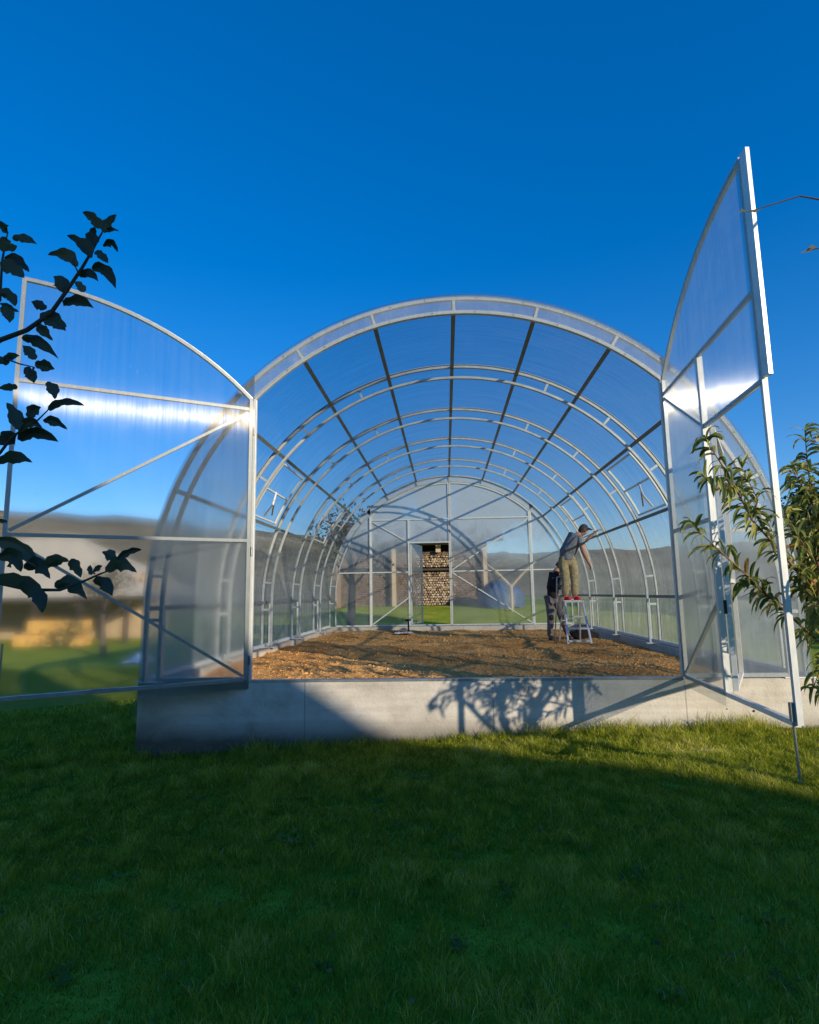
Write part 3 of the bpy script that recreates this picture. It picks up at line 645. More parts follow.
# small swung-out door of the right leaf, nearly edge-on from here
def subdoor(P0, d, m, h0=ZB+.06, h1=2.95, w=1.12, flip=1, handle=True):
    d = Vector((*d, 0)).normalized(); nr = Vector((d.y, -d.x, 0)); P0 = Vector(P0)
    def Q(s, z, o=0): return P0+d*s+nr*o+Vector((0, 0, z))
    t = .036; fr = MB()
    for s in (.02, w-.02): fr.beam(Q(s, h0), Q(s, h1), t, t+.004, up=nr)
    for z in (h0+.02, 2.12-.55, h1-.02): fr.beam(Q(.04, z), Q(w-.04, z), t, t, up=nr)
    D = fr.build('entry_door', M['zinc'], gh)
    b = MB(); b.face([Q(.0, h0-.02, .024*flip), Q(w, h0-.02, .024*flip), Q(w, h1+.01, .024*flip), Q(0, h1+.01, .024*flip)], [(0, 0), (w, 0), (w, h1-h0), (0, h1-h0)]); b.build('panel', m, D)
    if handle:
        b = MB(); b.box(Q(.0, 1.34, -.03)-Vector((.012, .012, .06)), Q(.0, 1.34, -.03)+Vector((.012, .012, .06))); b.build('lock', M['black'], D)
    return D
subdoor(PR(1.13, 0, -.05 if False else 0)+Vector((.055, -.035, 0)), (.53, 1.0), M['pane_b'], flip=-1)
# rear doors, closed, with its small door standing open
def rear_leaf(left):
    global YF_
    hx = XH0 if left else XH1
    L, P, top = leaf(hx, YB-.0, (1, 0) if left else (-1, 0), left, M['rear'], sub=left)
    return L, P
RLL, RP = rear_leaf(True); RRL, _ = rear_leaf(False)
subdoor((XH0+1.13+.05, YB+.06, 0), (.25, 1), M['rear'], handle=False)

# roof vents: framed windows in the sheeting, one slightly ajar with its stay
def vent(side, k, lift=.0, stay=False):
    ya, yb = ARCH_Y[k]+.45, ARCH_Y[k]+1.72; b = MB(); A0, A1 = 50.6, 66.6
    def V(a, y):
        return polar(side*a, RO-.03+lift*(a-A0)/(A1-A0), y)
    for y in (ya, yb):
        for i in range(6):
            a = A0+(A1-A0)*i/6; c = A0+(A1-A0)*(i+1)/6; b.beam(V(a, y), V(c, y), .032, .032, up=(0, 1, 0))
    for a in (A0+.3, (A0+A1)/2, A1-.3): b.beam(V(a, ya+.02), V(a, yb-.02), .026, .026, up=(0, 0, 1))
    o = b.build('roof_vent', M['zinc'], gh)
    if stay:
        b = MB(); b.tube([V(A1-1, ya+.5)+Vector((-side*.02, 0, .0)), V(A1-4, ya+.25)+Vector((-side*.16, 0, -.02)), V(A1-8, ya+.45)+Vector((-side*.03, 0, 0))], .016, 8); b.build('stay', M['white'], o)
        b = MB(); b.tube([V(A1-2, ya+.85)+Vector((-side*.02, 0, .0)), V(A1-5, ya+.3)+Vector((-side*.14, 0, 0))], .014, 8); b.build('stay', M['palewood'], o)
for s_ in (-1, 1):
    for k in (1, 3): vent(s_, k, stay=(k == 1))

# ------------------------------------------------------------------ small things on the soil
p = at(408.5, 628, 15.9)
tp = empty('garden_tap', (p.x, 15.9, .44), 'small dark standpipe tap by the rear door on a pale sheet', 'tap')
MB().tube([(p.x, 15.9, .42), (p.x, 15.9, .78)], .022, 10).build('pipe', M['black'], tp)
b = MB(); b.tube([(p.x-.09, 15.9, .80), (p.x-.03, 15.9, .79), (p.x+.07, 15.9, .80)], [.022, .032, .015], 10); b.build('valve', M['black'], tp, smooth=True)
b = MB(); n = 10
cx_, cy_ = p.x-.12, 15.45
G = [[Vector((cx_+.45*(i/n-.5)+.04*random.random(), cy_+.55*(j/n-.5), soil_z(cx_, cy_)+.035+.03*random.random())) for i in range(n+1)] for j in range(n+1)]
for j in range(n):
    for i in range(n): b.face([G[j][i], G[j][i+1], G[j+1][i+1], G[j+1][i]])
b.build('plastic_sheet', M['cloth_w'], label='crumpled white plastic sheet on the soil before the rear door', cat='plastic sheet')

# ------------------------------------------------------------------ people
def skin(name, J, E, m, parent, sub=2, base=(0, 0, 0), closed=None):
    """J: name -> (x,y,z,r[,r2]); E: edges; first joint is the root"""
    names = list(J); idx = {k: i for i, k in enumerate(names)}
    me = bpy.data.meshes.new(name); pl = WL[parent.name]; base = Vector(base)
    me.from_pydata([Vector(J[k][:3])+base-pl for k in names], [(idx[a], idx[c]) for a, c in E], [])
    o = bpy.data.objects.new(name, me); COL.objects.link(o); o.parent = parent; WL[o.name] = pl.copy()
    md = o.modifiers.new('skin', 'SKIN'); md.use_smooth_shade = True
    me.materials.append(m)
    for i, k in enumerate(names):
        sv = me.skin_vertices[0].data[i]; r = J[k][3]; sv.radius = (r, J[k][4] if len(J[k]) > 4 else r); sv.use_root = (i == 0)
    s = o.modifiers.new('sub', 'SUBSURF'); s.levels = sub; s.render_levels = sub
    # bake
    dg = bpy.context.evaluated_depsgraph_get(); ev = o.evaluated_get(dg); nm = bpy.data.meshes.new_from_object(ev)
    o.modifiers.clear(); o.data = nm; nm.name = name
    if not nm.materials: nm.materials.append(m)
    nm.polygons.foreach_set('use_smooth', [True]*len(nm.polygons))
    return o
def cloth(name, c, **k): return surf(name, [(.35, tuple(v*.7 for v in c)), (.65, tuple(v*1.25 for v in c))], scale=9, rough=.9, bump=.9, bscale=16, bdist=.03, spec=.1)
M['skin'] = flat('skin', (.50, .27, .18), .55, 0, .12)
M['tee'] = cloth('grey_tee', (.22, .24, .26)); M['khaki'] = cloth('khaki_trousers', (.38, .32, .19)); M['red'] = flat('red_shoe', (.62, .03, .035), .6)
M['jacket'] = cloth('black_jacket', (.035, .03, .032)); M['grey_tr'] = cloth('grey_work_trousers', (.20, .18, .19)); M['boot'] = flat('worn_boot', (.14, .11, .08), .8)
M['cap'] = flat('dark_cap', (.05, .045, .045), .8); M['hair'] = flat('brown_hair', (.08, .05, .03), .8)

YL = 12.0
lad0 = at(567.6, 641.8, YL)
LZ = .47
# --- stepladder: tread side faces the camera, rail frame behind
lx0, lx1 = at(568, 641, 11.85).x, at(591.5, 641, 11.85).x
lad = empty('stepladder', ((lx0+lx1)/2, 12.2, LZ), 'white aluminium platform stepladder with three open treads on the soil', 'stepladder')
PZ = LZ+.80
ftx = .05
b = MB()
for sx, x in ((-1, lx0), (1, lx1)):
    b.beam((x, 11.85, LZ-.03), (x-sx*ftx, 12.18, PZ), .035, .05)
b.build('front_frame', M['alu'], lad)
for k in range(3):
    f_ = (k+.5)/3.4 if False else (.07, .36, .65)[k]
    y = 11.85+.33*f_; z = LZ+.80*f_
    MB().box((lx0+ftx*f_+.018, y-.045, z-.012), (lx1-ftx*f_-.018, y+.045, z+.018)).build('tread', M['alu'], lad)
MB().box((lx0+ftx-.02, 12.14, PZ), (lx1-ftx+.02, 12.44, PZ+.03)).build('platform', M['alu'], lad)
b = MB()
for sx, x in ((-1, lx0), (1, lx1)):
    b.beam((x-.02*-sx-sx*.03, 12.80, LZ-.03), (x-sx*(ftx), 12.43, PZ-.002), .03, .04)
b.build('rear_frame', M['alu'], lad)
b = MB(); b.tube([(lx0-.09, 12.80, LZ-.03), (lx0-.055, 12.52, PZ+.0), (lx0-.04, 12.46, PZ+.52), (lx0+.25, 12.46, PZ+.55)], .014, 8); b.build('hand_rail', M['alu'], lad, smooth=True)
MB().beam((lx0+.0, 12.62, LZ+.42), (lx1-.0, 12.62, LZ+.42), .025).build('cross_bar', M['alu'], lad)

def hand(J, E, wrist, d, side, up, L=.19):
    """palm and five bent fingers; d points from the wrist, side across the palm, up the back of the hand"""
    d = Vector(d).normalized(); side = Vector(side); side = (side-d*side.dot(d)).normalized(); up = d.cross(side)
    w = Vector(J[wrist][:3]); k = wrist
    palm = w+d*L*.42; J[k+'_palm'] = (*palm, .030, .018); E.append((wrist, k+'_palm'))
    for i, (o, l_) in enumerate(((-.030, .36), (-.010, .42), (.010, .40), (.030, .32))):
        a = palm+side*o+d*.02; c = a+d*L*l_*.55-up*.008; e = c+d*L*l_*.35-up*.030
        for nm, q, r in (('a', a, .011), ('b', c, .0095), ('c', e, .008)): J[f'{k}_{i}{nm}'] = (*q, r)
        E += [(k+'_palm', f'{k}_{i}a'), (f'{k}_{i}a', f'{k}_{i}b'), (f'{k}_{i}b', f'{k}_{i}c')]
    a = w+d*L*.18-side*.035; c = a+d*L*.22-side*.022-up*.012
    J[k+'_ta'] = (*a, .013); J[k+'_tb'] = (*c, .010); E += [(wrist, k+'_ta'), (k+'_ta', k+'_tb')]

def head_bits(person, hc, fwd, up, hairm, cap=False):
    fwd = Vector(fwd).normalized(); up = Vector(up); up = (up-fwd*up.dot(fwd)).normalized(); rt = fwd.cross(up); hc = Vector(hc)
    for s in (-1, 1):
        b = MB(); c = hc+fwd*.082+rt*.032*s+up*.012
        b.tube([c-fwd*.008, c, c+fwd*.006], [.006, .013, .005], 8); b.build('eye', M['white'], person, smooth=True)
    b = MB(); c = hc+fwd*.078-up*.058
    b.tube([c-rt*.025, c+fwd*.008, c+rt*.025], [.003, .008, .003], 8); b.build('mouth', M['red'], person, smooth=True)
    # hair / cap shell
    b = MB(); n1, n2 = 14, 8; rows = []
    for j in range(n2+1):
        th = R(5)+R(88)*j/n2; row = []
        for i in range(n1):
            ph = 2*math.pi*i/n1; dd = rt*math.sin(ph)*math.sin(th)*.086+fwd*math.cos(ph)*math.sin(th)*.100+up*math.cos(th)*.122
            if j == n2: dd -= up*(.03 if math.cos(ph) < .3 else -.035)
            row.append(hc-fwd*.006+dd*1.06)
        rows.append(row)
    vs = [v for r in rows for v in r]; fs = [(j*n1+i, j*n1+(i+1) % n1, (j+1)*n1+(i+1) % n1, (j+1)*n1+i) for j in range(n2) for i in range(n1)]+[tuple(range(n1))]
    b.mesh(vs, fs); b.build('cap' if cap else 'hair', hairm, person, smooth=True)
    if cap:
        b = MB(); 
        pts = [hc+up*.045+fwd*.09+rt*.07*math.sin(a)+fwd*.085*math.cos(a) for a in [R(-80)+R(160)*i/8 for i in range(9)]]
        c0 = [hc+up*.055+fwd*.075+rt*.075*math.sin(a) for a in [R(-80)+R(160)*i/8 for i in range(9)]]
        vs = pts+c0+[p_+up*.012 for p_ in pts]+[p_+up*.012 for p_ in c0]; fs = []
        for i in range(8): fs += [(i, i+1, 10+i, 9+i), (18+i, 27+i, 28+i, 19+i), (i, 18+i, 19+i, i+1)]
        b.mesh(vs, fs); b.build('cap_peak', hairm, person)

def head_joints(J, E, neck, hc, fwd, up):
    fwd = Vector(fwd).normalized(); up = Vector(up); up = (up-fwd*up.dot(fwd)).normalized(); rt = fwd.cross(up); hc = Vector(hc)
    J['jaw'] = (*(hc-up*.055+fwd*.022), .066, .062); J['skull'] = (*(hc+up*.02-fwd*.008), .084, .092); J['crown'] = (*(hc+up*.078-fwd*.01), .058, .066)
    J['nose'] = (*(hc+fwd*.098-up*.012), .012, .014); E += [(neck, 'jaw'), ('jaw', 'skull'), ('skull', 'crown'), ('skull', 'nose')]
    for s, k in ((-1, 'earl'), (1, 'earr')):
        J[k] = (*(hc+rt*s*.086-fwd*.01), .010, .022); E.append(('skull', k))

# --- man on the ladder, reaching up to the purlin on the right
pl = at(574, 602, 12.28); FZ = PZ+.03; mx_ = (lx0+lx1)/2-.05
man = empty('person', (mx_, 12.28, FZ), 'person in grey tee, khaki trousers, red shoes and cap standing on the stepladder', 'person')
def man1():
    X, Y, Z = mx_, 12.28, FZ
    J = {}; E = []
    J['pelvis'] = (X-.03, Y, Z+.84, .158, .135)
    J['waist'] = (X-.01, Y+.0, Z+.98, .158, .135); J['chest'] = (X+.07, Y+.02, Z+1.17, .180, .150); J['upper'] = (X+.16, Y+.03, Z+1.29, .150, .13); J['neck'] = (X+.27, Y+.02, Z+1.37, .066)
    E += [('pelvis', 'waist'), ('waist', 'chest'), ('chest', 'upper'), ('upper', 'neck')]
    hc = (X+.35, Y+.0, Z+1.445); head_joints(J, E, 'neck', hc, (.9, .15, -.25), (.25, 0, 1))
    for s, k, fx in ((-1, 'l', -.10), (1, 'r', .09)):
        J['hip'+k] = (X-.01+s*.09, Y, Z+.78, .115, .12); J['knee'+k] = (X+fx*.95+.02, Y-.02, Z+.46, .078); J['ank'+k] = (X+fx, Y+.0, Z+.085, .043); J['ball'+k] = (X+fx+.09, Y-.06, Z+.035, .035)
        E += [('pelvis', 'hip'+k), ('hip'+k, 'knee'+k), ('knee'+k, 'ank'+k), ('ank'+k, 'ball'+k)]
    # near arm hangs then bends forward and up; far arm up to the purlin
    J['shr'] = (X+.22, Y-.19, Z+1.26, .074); J['elr'] = (X+.27, Y-.22, Z+.98, .052); J['wrr'] = (X+.38, Y-.14, Z+.78, .034)
    J['shl'] = (X+.22, Y+.18, Z+1.33, .064); J['ell'] = (X+.42, Y+.24, Z+1.22, .043); J['wrl'] = (X+.60, Y+.16, Z+1.40, .029)
    E += [('upper', 'shr'), ('shr', 'elr'), ('elr', 'wrr'), ('upper', 'shl'), ('shl', 'ell'), ('ell', 'wrl')]
    JB = dict(J); EB = list(E)
    hand(JB, EB, 'wrr', (.35, .1, -.9), (0, 1, 0), 0); hand(JB, EB, 'wrl', (.8, -.1, .5), (0, 1, 0), 0)
    for k_ in ('pelvis', 'waist', 'chest', 'hipl', 'hipr'): JB[k_] = (*JB[k_][:3], *(q_*.84 for q_ in JB[k_][3:]))
    skin('body', JB, EB, M['skin'], man)
    g = 1.14
    def sub(keys, m, nm, grow, extra=None):
        Jc = {k: tuple(J[k][:3])+tuple(r*grow.get(k, g) for r in J[k][3:]) for k in keys}
        if extra: Jc.update(extra)
        Ec = [(a, c) for a, c in E if a in Jc and c in Jc]
        return Jc, Ec
    Jc, Ec = sub(['chest', 'waist', 'pelvis', 'upper', 'shr', 'shl'], M['tee'], 'tee', {'pelvis': 1.13, 'waist': 1.16})
    Jc['pelvis'] = (Jc['pelvis'][0], Jc['pelvis'][1], Jc['pelvis'][2]+.01, *Jc['pelvis'][3:]); Jc['hem'] = (X-.03, Y, Z+.80, .165, .145); Ec.append(('pelvis', 'hem'))
    for k in 'rl':
        a = Vector(J['sh'+k][:3]); c = Vector(J['el'+k][:3]); q = a.lerp(c, .62); Jc['sl'+k] = (*q, .066); Ec.append(('sh'+k, 'sl'+k))
    a = Vector(J['upper'][:3]).lerp(Vector(J['neck'][:3]), .45); Jc['collar'] = (*a, .075); Ec.append(('upper', 'collar'))
    skin('tee_shirt', Jc, Ec, M['tee'], man)
    Jc, Ec = sub(['pelvis', 'hipl', 'hipr', 'kneel', 'kneer', 'ankl', 'ankr'], M['khaki'], 'tr', {'pelvis': 1.16, 'hipl': 1.14, 'hipr': 1.14, 'kneel': 1.18, 'kneer': 1.18, 'ankl': 1.75, 'ankr': 1.75})
    for k in 'lr': v = Jc['ank'+k]; Jc['ank'+k] = (v[0], v[1], v[2]+.0, v[3])
    w = J['waist']; Jc['wb'] = (w[0]-.01, w[1], w[2]+.01, .155, .13); Ec.append(('pelvis', 'wb'))
    skin('trousers', Jc, Ec, M['khaki'], man)
    for k, fx in (('l', -.10), ('r', .09)):
        b = MB(); skin('shoe', {'h': (X+fx-.03, Y+.03, Z+.05, .052), 'c': (X+fx-.015, Y+.015, Z+.10, .052), 'm': (X+fx+.035, Y-.04, Z+.05, .055, .050), 't': (X+fx+.085, Y-.12, Z+.04, .045, .038)}, [('h', 'c'), ('h', 'm'), ('m', 't')], M['red'], man)
        b = MB(); b.box((X+fx-.065, Y-.13, Z+.0), (X+fx+.105, Y+.06, Z+.012)); b.build('shoe_sole', M['white'], man, bevel=.004)
    head_bits(man, hc, (.9, .15, -.25), (.25, 0, 1), M['cap'], True)
man1()

# --- second man standing behind the ladder, head bent over his hands
q2 = at(557.5, 636, 12.95)
GZ = soil_z(q2.x, 12.95)+.0
man2 = empty('person', (q2.x, 12.95, GZ), 'person in black jacket and grey work trousers standing on the soil behind the ladder', 'person')
def man2f():
    X, Y, Z = q2.x-.07, 12.95, GZ
    J = {}; E = []
    J['pelvis'] = (X+.02, Y, Z+.92, .130, .115)
    J['waist'] = (X+.02, Y, Z+1.06, .13, .11); J['chest'] = (X+.05, Y-.01, Z+1.26, .155, .13); J['upper'] = (X+.09, Y-.02, Z+1.40, .13, .11); J['neck'] = (X+.15, Y-.03, Z+1.50, .058)
    E += [('pelvis', 'waist'), ('waist', 'chest'), ('chest', 'upper'), ('upper', 'neck')]
    hc = (X+.21, Y-.03, Z+1.57); head_joints(J, E, 'neck', hc, (.8, -.1, -.55), (.5, 0, .9))
    for s, k, fx, fy in ((-1, 'l', -.09, 0), (1, 'r', .30, .06)):
        J['hip'+k] = (X+.02+s*.085, Y, Z+.86, .098, .102); J['knee'+k] = (X+fx*.6, Y-.03+fy, Z+.49, .062); J['ank'+k] = (X+fx, Y+fy, Z+.09, .042); J['ball'+k] = (X+fx+.06, Y-.10+fy, Z+.035, .035)
        E += [('pelvis', 'hip'+k), ('hip'+k, 'knee'+k), ('knee'+k, 'ank'+k), ('ank'+k, 'ball'+k)]
    J['shr'] = (X+.09, Y-.19, Z+1.39, .066); J['elr'] = (X-.02, Y-.24, Z+1.14, .046); J['wrr'] = (X+.20, Y-.26, Z+1.08, .030)
    J['shl'] = (X+.13, Y+.17, Z+1.40, .064); J['ell'] = (X+.16, Y+.20, Z+1.13, .045); J['wrl'] = (X+.30, Y+.02, Z+1.12, .030)
    E += [('upper', 'shr'), ('shr', 'elr'), ('elr', 'wrr'), ('upper', 'shl'), ('shl', 'ell'), ('ell', 'wrl')]
    JB = dict(J); EB = list(E)
    hand(JB, EB, 'wrr', (.9, .1, .1), (0, 0, 1), 0); hand(JB, EB, 'wrl', (.7, -.5, 0), (0, 0, 1), 0)
    for k_ in ('pelvis', 'waist', 'chest', 'hipl', 'hipr'): JB[k_] = (*JB[k_][:3], *(q_*.84 for q_ in JB[k_][3:]))
    skin('body', JB, EB, M['skin'], man2)
    g = 1.17
    Jc = {k: tuple(J[k][:3])+tuple(r*(1.12 if k == 'pelvis' else g) for r in J[k][3:]) for k in ('chest', 'waist', 'pelvis', 'upper', 'shr', 'shl', 'elr', 'ell')}
    v = Jc['pelvis']; Jc['pelvis'] = (v[0], v[1], v[2]-.01, v[3]*1.06, v[4]*1.06); Jc['hem'] = (v[0], v[1], v[2]-.09, v[3]*1.04, v[4]*1.04)
    Ec = [(a, c) for a, c in E if a in Jc and c in Jc]+[('pelvis', 'hem')]
    for k in 'rl':
        a = Vector(J['el'+k][:3]); c = Vector(J['wr'+k][:3]); Jc['cf'+k] = (*a.lerp(c, .85), .042); Ec.append(('el'+k, 'cf'+k))
    a = Vector(J['upper'][:3]).lerp(Vector(J['neck'][:3]), .6); Jc['collar'] = (*a, .078); Ec.append(('upper', 'collar'))
    skin('jacket', Jc, Ec, M['jacket'], man2)
    gr = {'pelvis': 1.1, 'hipl': 1.14, 'hipr': 1.14, 'kneel': 1.38, 'kneer': 1.38, 'ankl': 1.5, 'ankr': 1.5}
    Jc = {k: tuple(J[k][:3])+tuple(r*v for r in J[k][3:]) for k, v in gr.items()}
    for k in 'lr': v = Jc['ank'+k]; Jc['ank'+k] = (v[0], v[1], v[2]+.02, v[3])
    Ec = [(a, c) for a, c in E if a in Jc and c in Jc]
    skin('trousers', Jc, Ec, M['grey_tr'], man2)
    for k, fx, fy in (('l', -.09, 0), ('r', .30, .06)):
        skin('boot', {'h': (X+fx-.01, Y+fy+.02, Z+.05, .052), 'c': (X+fx, Y+fy, Z+.16, .056), 'm': (X+fx+.03, Y+fy-.08, Z+.05, .052, .044), 't': (X+fx+.07, Y+fy-.17, Z+.035, .045, .032)}, [('h', 'c'), ('h', 'm'), ('m', 't')], M['boot'], man2)
        Jp = J['knee'+k]; skin('knee_pad', {'a': (Jp[0], Jp[1]-.06, Jp[2]+.06, .05, .04), 'b': (Jp[0], Jp[1]-.065, Jp[2]-.08, .05, .04)}, [('a', 'b')], M['jacket'], man2)
    head_bits(man2, hc, (.8, -.1, -.55), (.5, 0, .9), M['hair'])
man2f()
# tool bag at the ladder foot
b = MB(); c = at(583, 633, 13.1); zz = soil_z(c.x, 13.1)
nn = 12; rows = []
for j in range(7):
    t = j/6; rr = (.0, .26, .31, .30, .25, .15, .0)[j]; hh = (0, 0.0, .05, .11, .16, .19, .20)[j]
    rows.append([Vector((c.x+rr*math.cos(a)*(1.1+.15*math.sin(3*a)), 13.1+rr*math.sin(a)*.7, zz-.02+hh+.02*math.sin(2*a+j))) for a in [2*math.pi*i/nn for i in range(nn)]])
b.mesh([v for r in rows for v in r], [(j*nn+i, j*nn+(i+1) % nn, (j+1)*nn+(i+1) % nn, (j+1)*nn+i) for j in range(6) for i in range(nn)])
tb = b.build('tool_bag', M['jacket'], smooth=True, label='slumped black tool bag lying on the soil behind the stepladder', cat='bag')
b = MB(); b.tube([(c.x-.15, 13.1, zz+.15), (c.x-.1, 13.08, zz+.27), (c.x+.08, 13.08, zz+.28), (c.x+.15, 13.1, zz+.15)], .012, 6)
o = b.build('strap', M['jacket'], tb, smooth=True)

# ------------------------------------------------------------------ woodshed behind
WS = 27.0; WZ = .93
ws = empty('woodshed', (-1.5, WS, WZ), 'open timber woodshed with a wide sheet metal roof beyond the rear door', 'shed')
wx0, wx1 = -5.0, 1.9
for x in (-4.9, -2.35, 1.8):
    MB().box((x-.09, WS-.35, WZ-.1), (x+.09, WS-.17, WZ+2.75)).build('post', M['palewood'] if x > -3 else M['wood'], ws)
MB().box((wx0, WS-.36, WZ+1.68), (wx1, WS-.20, WZ+1.80)).build('beam', M['darkwood'], ws) if False else MB().box((wx0, WS-.16, WZ+1.60), (wx1, WS-.04, WZ+1.70)).build('beam', M['darkwood'], ws)
MB().box((wx0, WS-.36, WZ+2.76), (wx1, WS-.18, WZ+2.92)).build('beam', M['wood'], ws)
MB().box((wx0, WS+1.3, WZ-.1), (wx1, WS+1.36, WZ+3.2)).build('back_boards', M['darkwood'], ws)
MB().box((-.42, WS-.30, WZ+2.42), (-.20, WS-.12, WZ+2.76)).build('post', M['palewood'], ws)
b = MB()
for i in range(70):
    xa = wx0-.5+(wx1-wx0+1.2)*i/70; xb = wx0-.5+(wx1-wx0+1.2)*(i+1)/70; za = .025*(i % 2); zb_ = .025*((i+1) % 2)
    b.face([(xa, WS-.9, WZ+2.95+za), (xb, WS-.9, WZ+2.95+zb_), (xb, WS+1.8, WZ+4.1+zb_), (xa, WS+1.8, WZ+4.1+za)])
b.build('roof', M['tin'], ws)
MB().box((wx0-.5, WS-.90, WZ+2.82), (wx1+.7, WS-.87, WZ+2.94)).build('fascia', M['darkwood'], ws)
# firewood
ENDS = [surf('log_end_a', [(.3, (.22, .15, .09)), (.7, (.42, .31, .20))], scale=20, rough=.9), surf('log_end_b', [(.3, (.13, .09, .06)), (.7, (.27, .19, .13))], scale=20, rough=.9), surf('log_end_c', [(.3, (.36, .27, .18)), (.7, (.56, .45, .33))], scale=20, rough=.9)]
def logv(kind):
    """split log, end facing -Y"""
    b = MB(); n = 7
    if kind % 3 == 0: pr = [(math.cos(2*math.pi*i/n), math.sin(2*math.pi*i/n)) for i in range(n)]
    elif kind % 3 == 1: pr = [(-.9, -.7), (.9, -.8), (.75, .3), (.1, .95), (-.7, .4)]
    else: pr = [(-.95, .1), (-.2, -.9), (.9, -.5), (.8, .6), (-.1, .9)]
    pr = [(x*random.uniform(.85, 1.1), z*random.uniform(.85, 1.1)) for x, z in pr]; m = len(pr)
    vs = [(x*.061, 0, z*.061) for x, z in pr]+[(x*.061, .33, z*.061) for x, z in pr]
    b.mesh(vs, [tuple(range(m))]+[(i, i+m, (i+1) % m+m, (i+1) % m) for i in range(m)])
    return b
protos = []
stuffb = MB(); cnt = 0
step = .116
tmpl = [logv(k) for k in range(6)]
def rowz():
    z = WZ+.08
    while z < WZ+2.5:
        if not (WZ+1.56 < z < WZ+1.74): yield z
        z += step*.93
for r_, z in enumerate(rowz()):
    x = wx0+.2+(r_ % 2)*step/2
    while x < wx1-.25:
        px = x+random.uniform(-.012, .012); pz = z+random.uniform(-.012, .012); py = WS+random.uniform(-.03, .05)
        k = random.randrange(6); rot = random.uniform(0, 6.28)
        near = -1.42 < px < .42
        if near and cnt < 298:
            if len(protos) <= k+6*0 or True:
                key = k
                pm = bpy.data.meshes.get(f'split_log_{k}')
                if pm is None:
                    o = tmpl[k].build('firewood_log', ENDS[k % 3]); o.data.name = f'split_log_{k}'; pm = o.data
                    oo = Vector(o.location)
                    for v in pm.vertices: v.co += oo
                else:
                    o = bpy.data.objects.new('firewood_log', pm); COL.objects.link(o)
            o.location = (px, py, pz); o.rotation_euler = (0, rot, 0); s_ = random.uniform(.82, 1.1); o.scale = (s_, 1, s_)
            tag(o, 'split firewood log with pale cut end stacked in the woodshed, seen through the rear door', 'firewood', 'firewood logs stacked behind the rear door'); cnt += 1
        else:
            c_, s_ = math.cos(rot), math.sin(rot)
            stuffb.mesh([(px+v.x*c_+v.z*s_, py+v.y, pz-v.x*s_+v.z*c_) for v in tmpl[k].v], tmpl[k].f)
        x += step
stuffb.build('firewood_stack', ENDS[1], kind='stuff', label='long stack of split firewood filling the woodshed beside the door view', cat='firewood stack')

# blue tarpaulin heap and forked post
b = MB(); n1, n2 = 24, 12; c = at(503, 606, 24.5); gz = terr(c.x, 25.2); rows = []
for j in range(n2+1):
    th = math.pi/2*(1-j/n2)
    rows.append([Vector((c.x+1.0*math.sin(th)*math.cos(a)*(1+.07*math.sin(3*a)), 25.2+.8*math.sin(th)*math.sin(a), gz-.05+1.15*math.cos(th)**.85+.05*math.sin(5*a)*math.sin(th))) for a in [2*math.pi*i/n1 for i in range(n1)]])
b.mesh([v for r in rows for v in r], [(j*n1+i, j*n1+(i+1) % n1, (j+1)*n1+(i+1) % n1, (j+1)*n1+i) for j in range(n2) for i in range(n1)])
b.build('tarpaulin_heap', M['tarp'], smooth=True, label='rounded heap under a blue tarpaulin behind the rear wall', cat='covered heap')
c = at(512, 606, 23.5); gz = terr(c.x, 23.5)
fp = empty('forked_post', (c.x, 23.5, gz), 'pale forked wooden post in front of the blue heap', 'post')
MB().tube([(c.x, 23.5, gz-.1), (c.x, 23.5, gz+1.05)], .06, 8).build('shaft', M['palewood'], fp)
for s in (-1, 1): MB().tube([(c.x+s*.03, 23.5, gz+1.0), (c.x+s*.45, 23.5, gz+1.45), (c.x+s*1.0, 23.5, gz+1.95)], [.05, .04, .03], 8).build('fork', M['palewood'], fp)

# ------------------------------------------------------------------ trees
def clump_crown(b, cs, n, size, spread_droop=.3):
    """cs: list of (centre, radii); small leaf faces through the volume, denser to the shell"""
    tot = sum(c[1][0]*c[1][1]*c[1][2] for c in cs)
    for c, r in cs:
        c = Vector(c)
        for k in range(int(n*r[0]*r[1]*r[2]/tot)):
            while True:
                v = Vector((random.uniform(-1, 1), random.uniform(-1, 1), random.uniform(-1, 1)))
                if .15 < v.length < 1: break
            v *= (.75+.35*noise.noise(v*2.3+c))
            p = c+Vector((v.x*r[0], v.y*r[1], v.z*r[2]))
            if noise.noise(p*1.3) < -.22: continue
            t = Vector((random.gauss(0, 1), random.gauss(0, 1), random.gauss(0, 1)-spread_droop)).normalized(); q = t.orthogonal().normalized(); q.rotate(Matrix.Rotation(random.uniform(0, 6.28), 3, t))
            s = size*random.uniform(.6, 1.3)
            b.face([p, p+t*s*.5+q*s*.28, p+t*s, p+t*s*.5-q*s*.28], rnd=max(0, min(1, .35+.25*v.z+random.uniform(-.25, .3))))
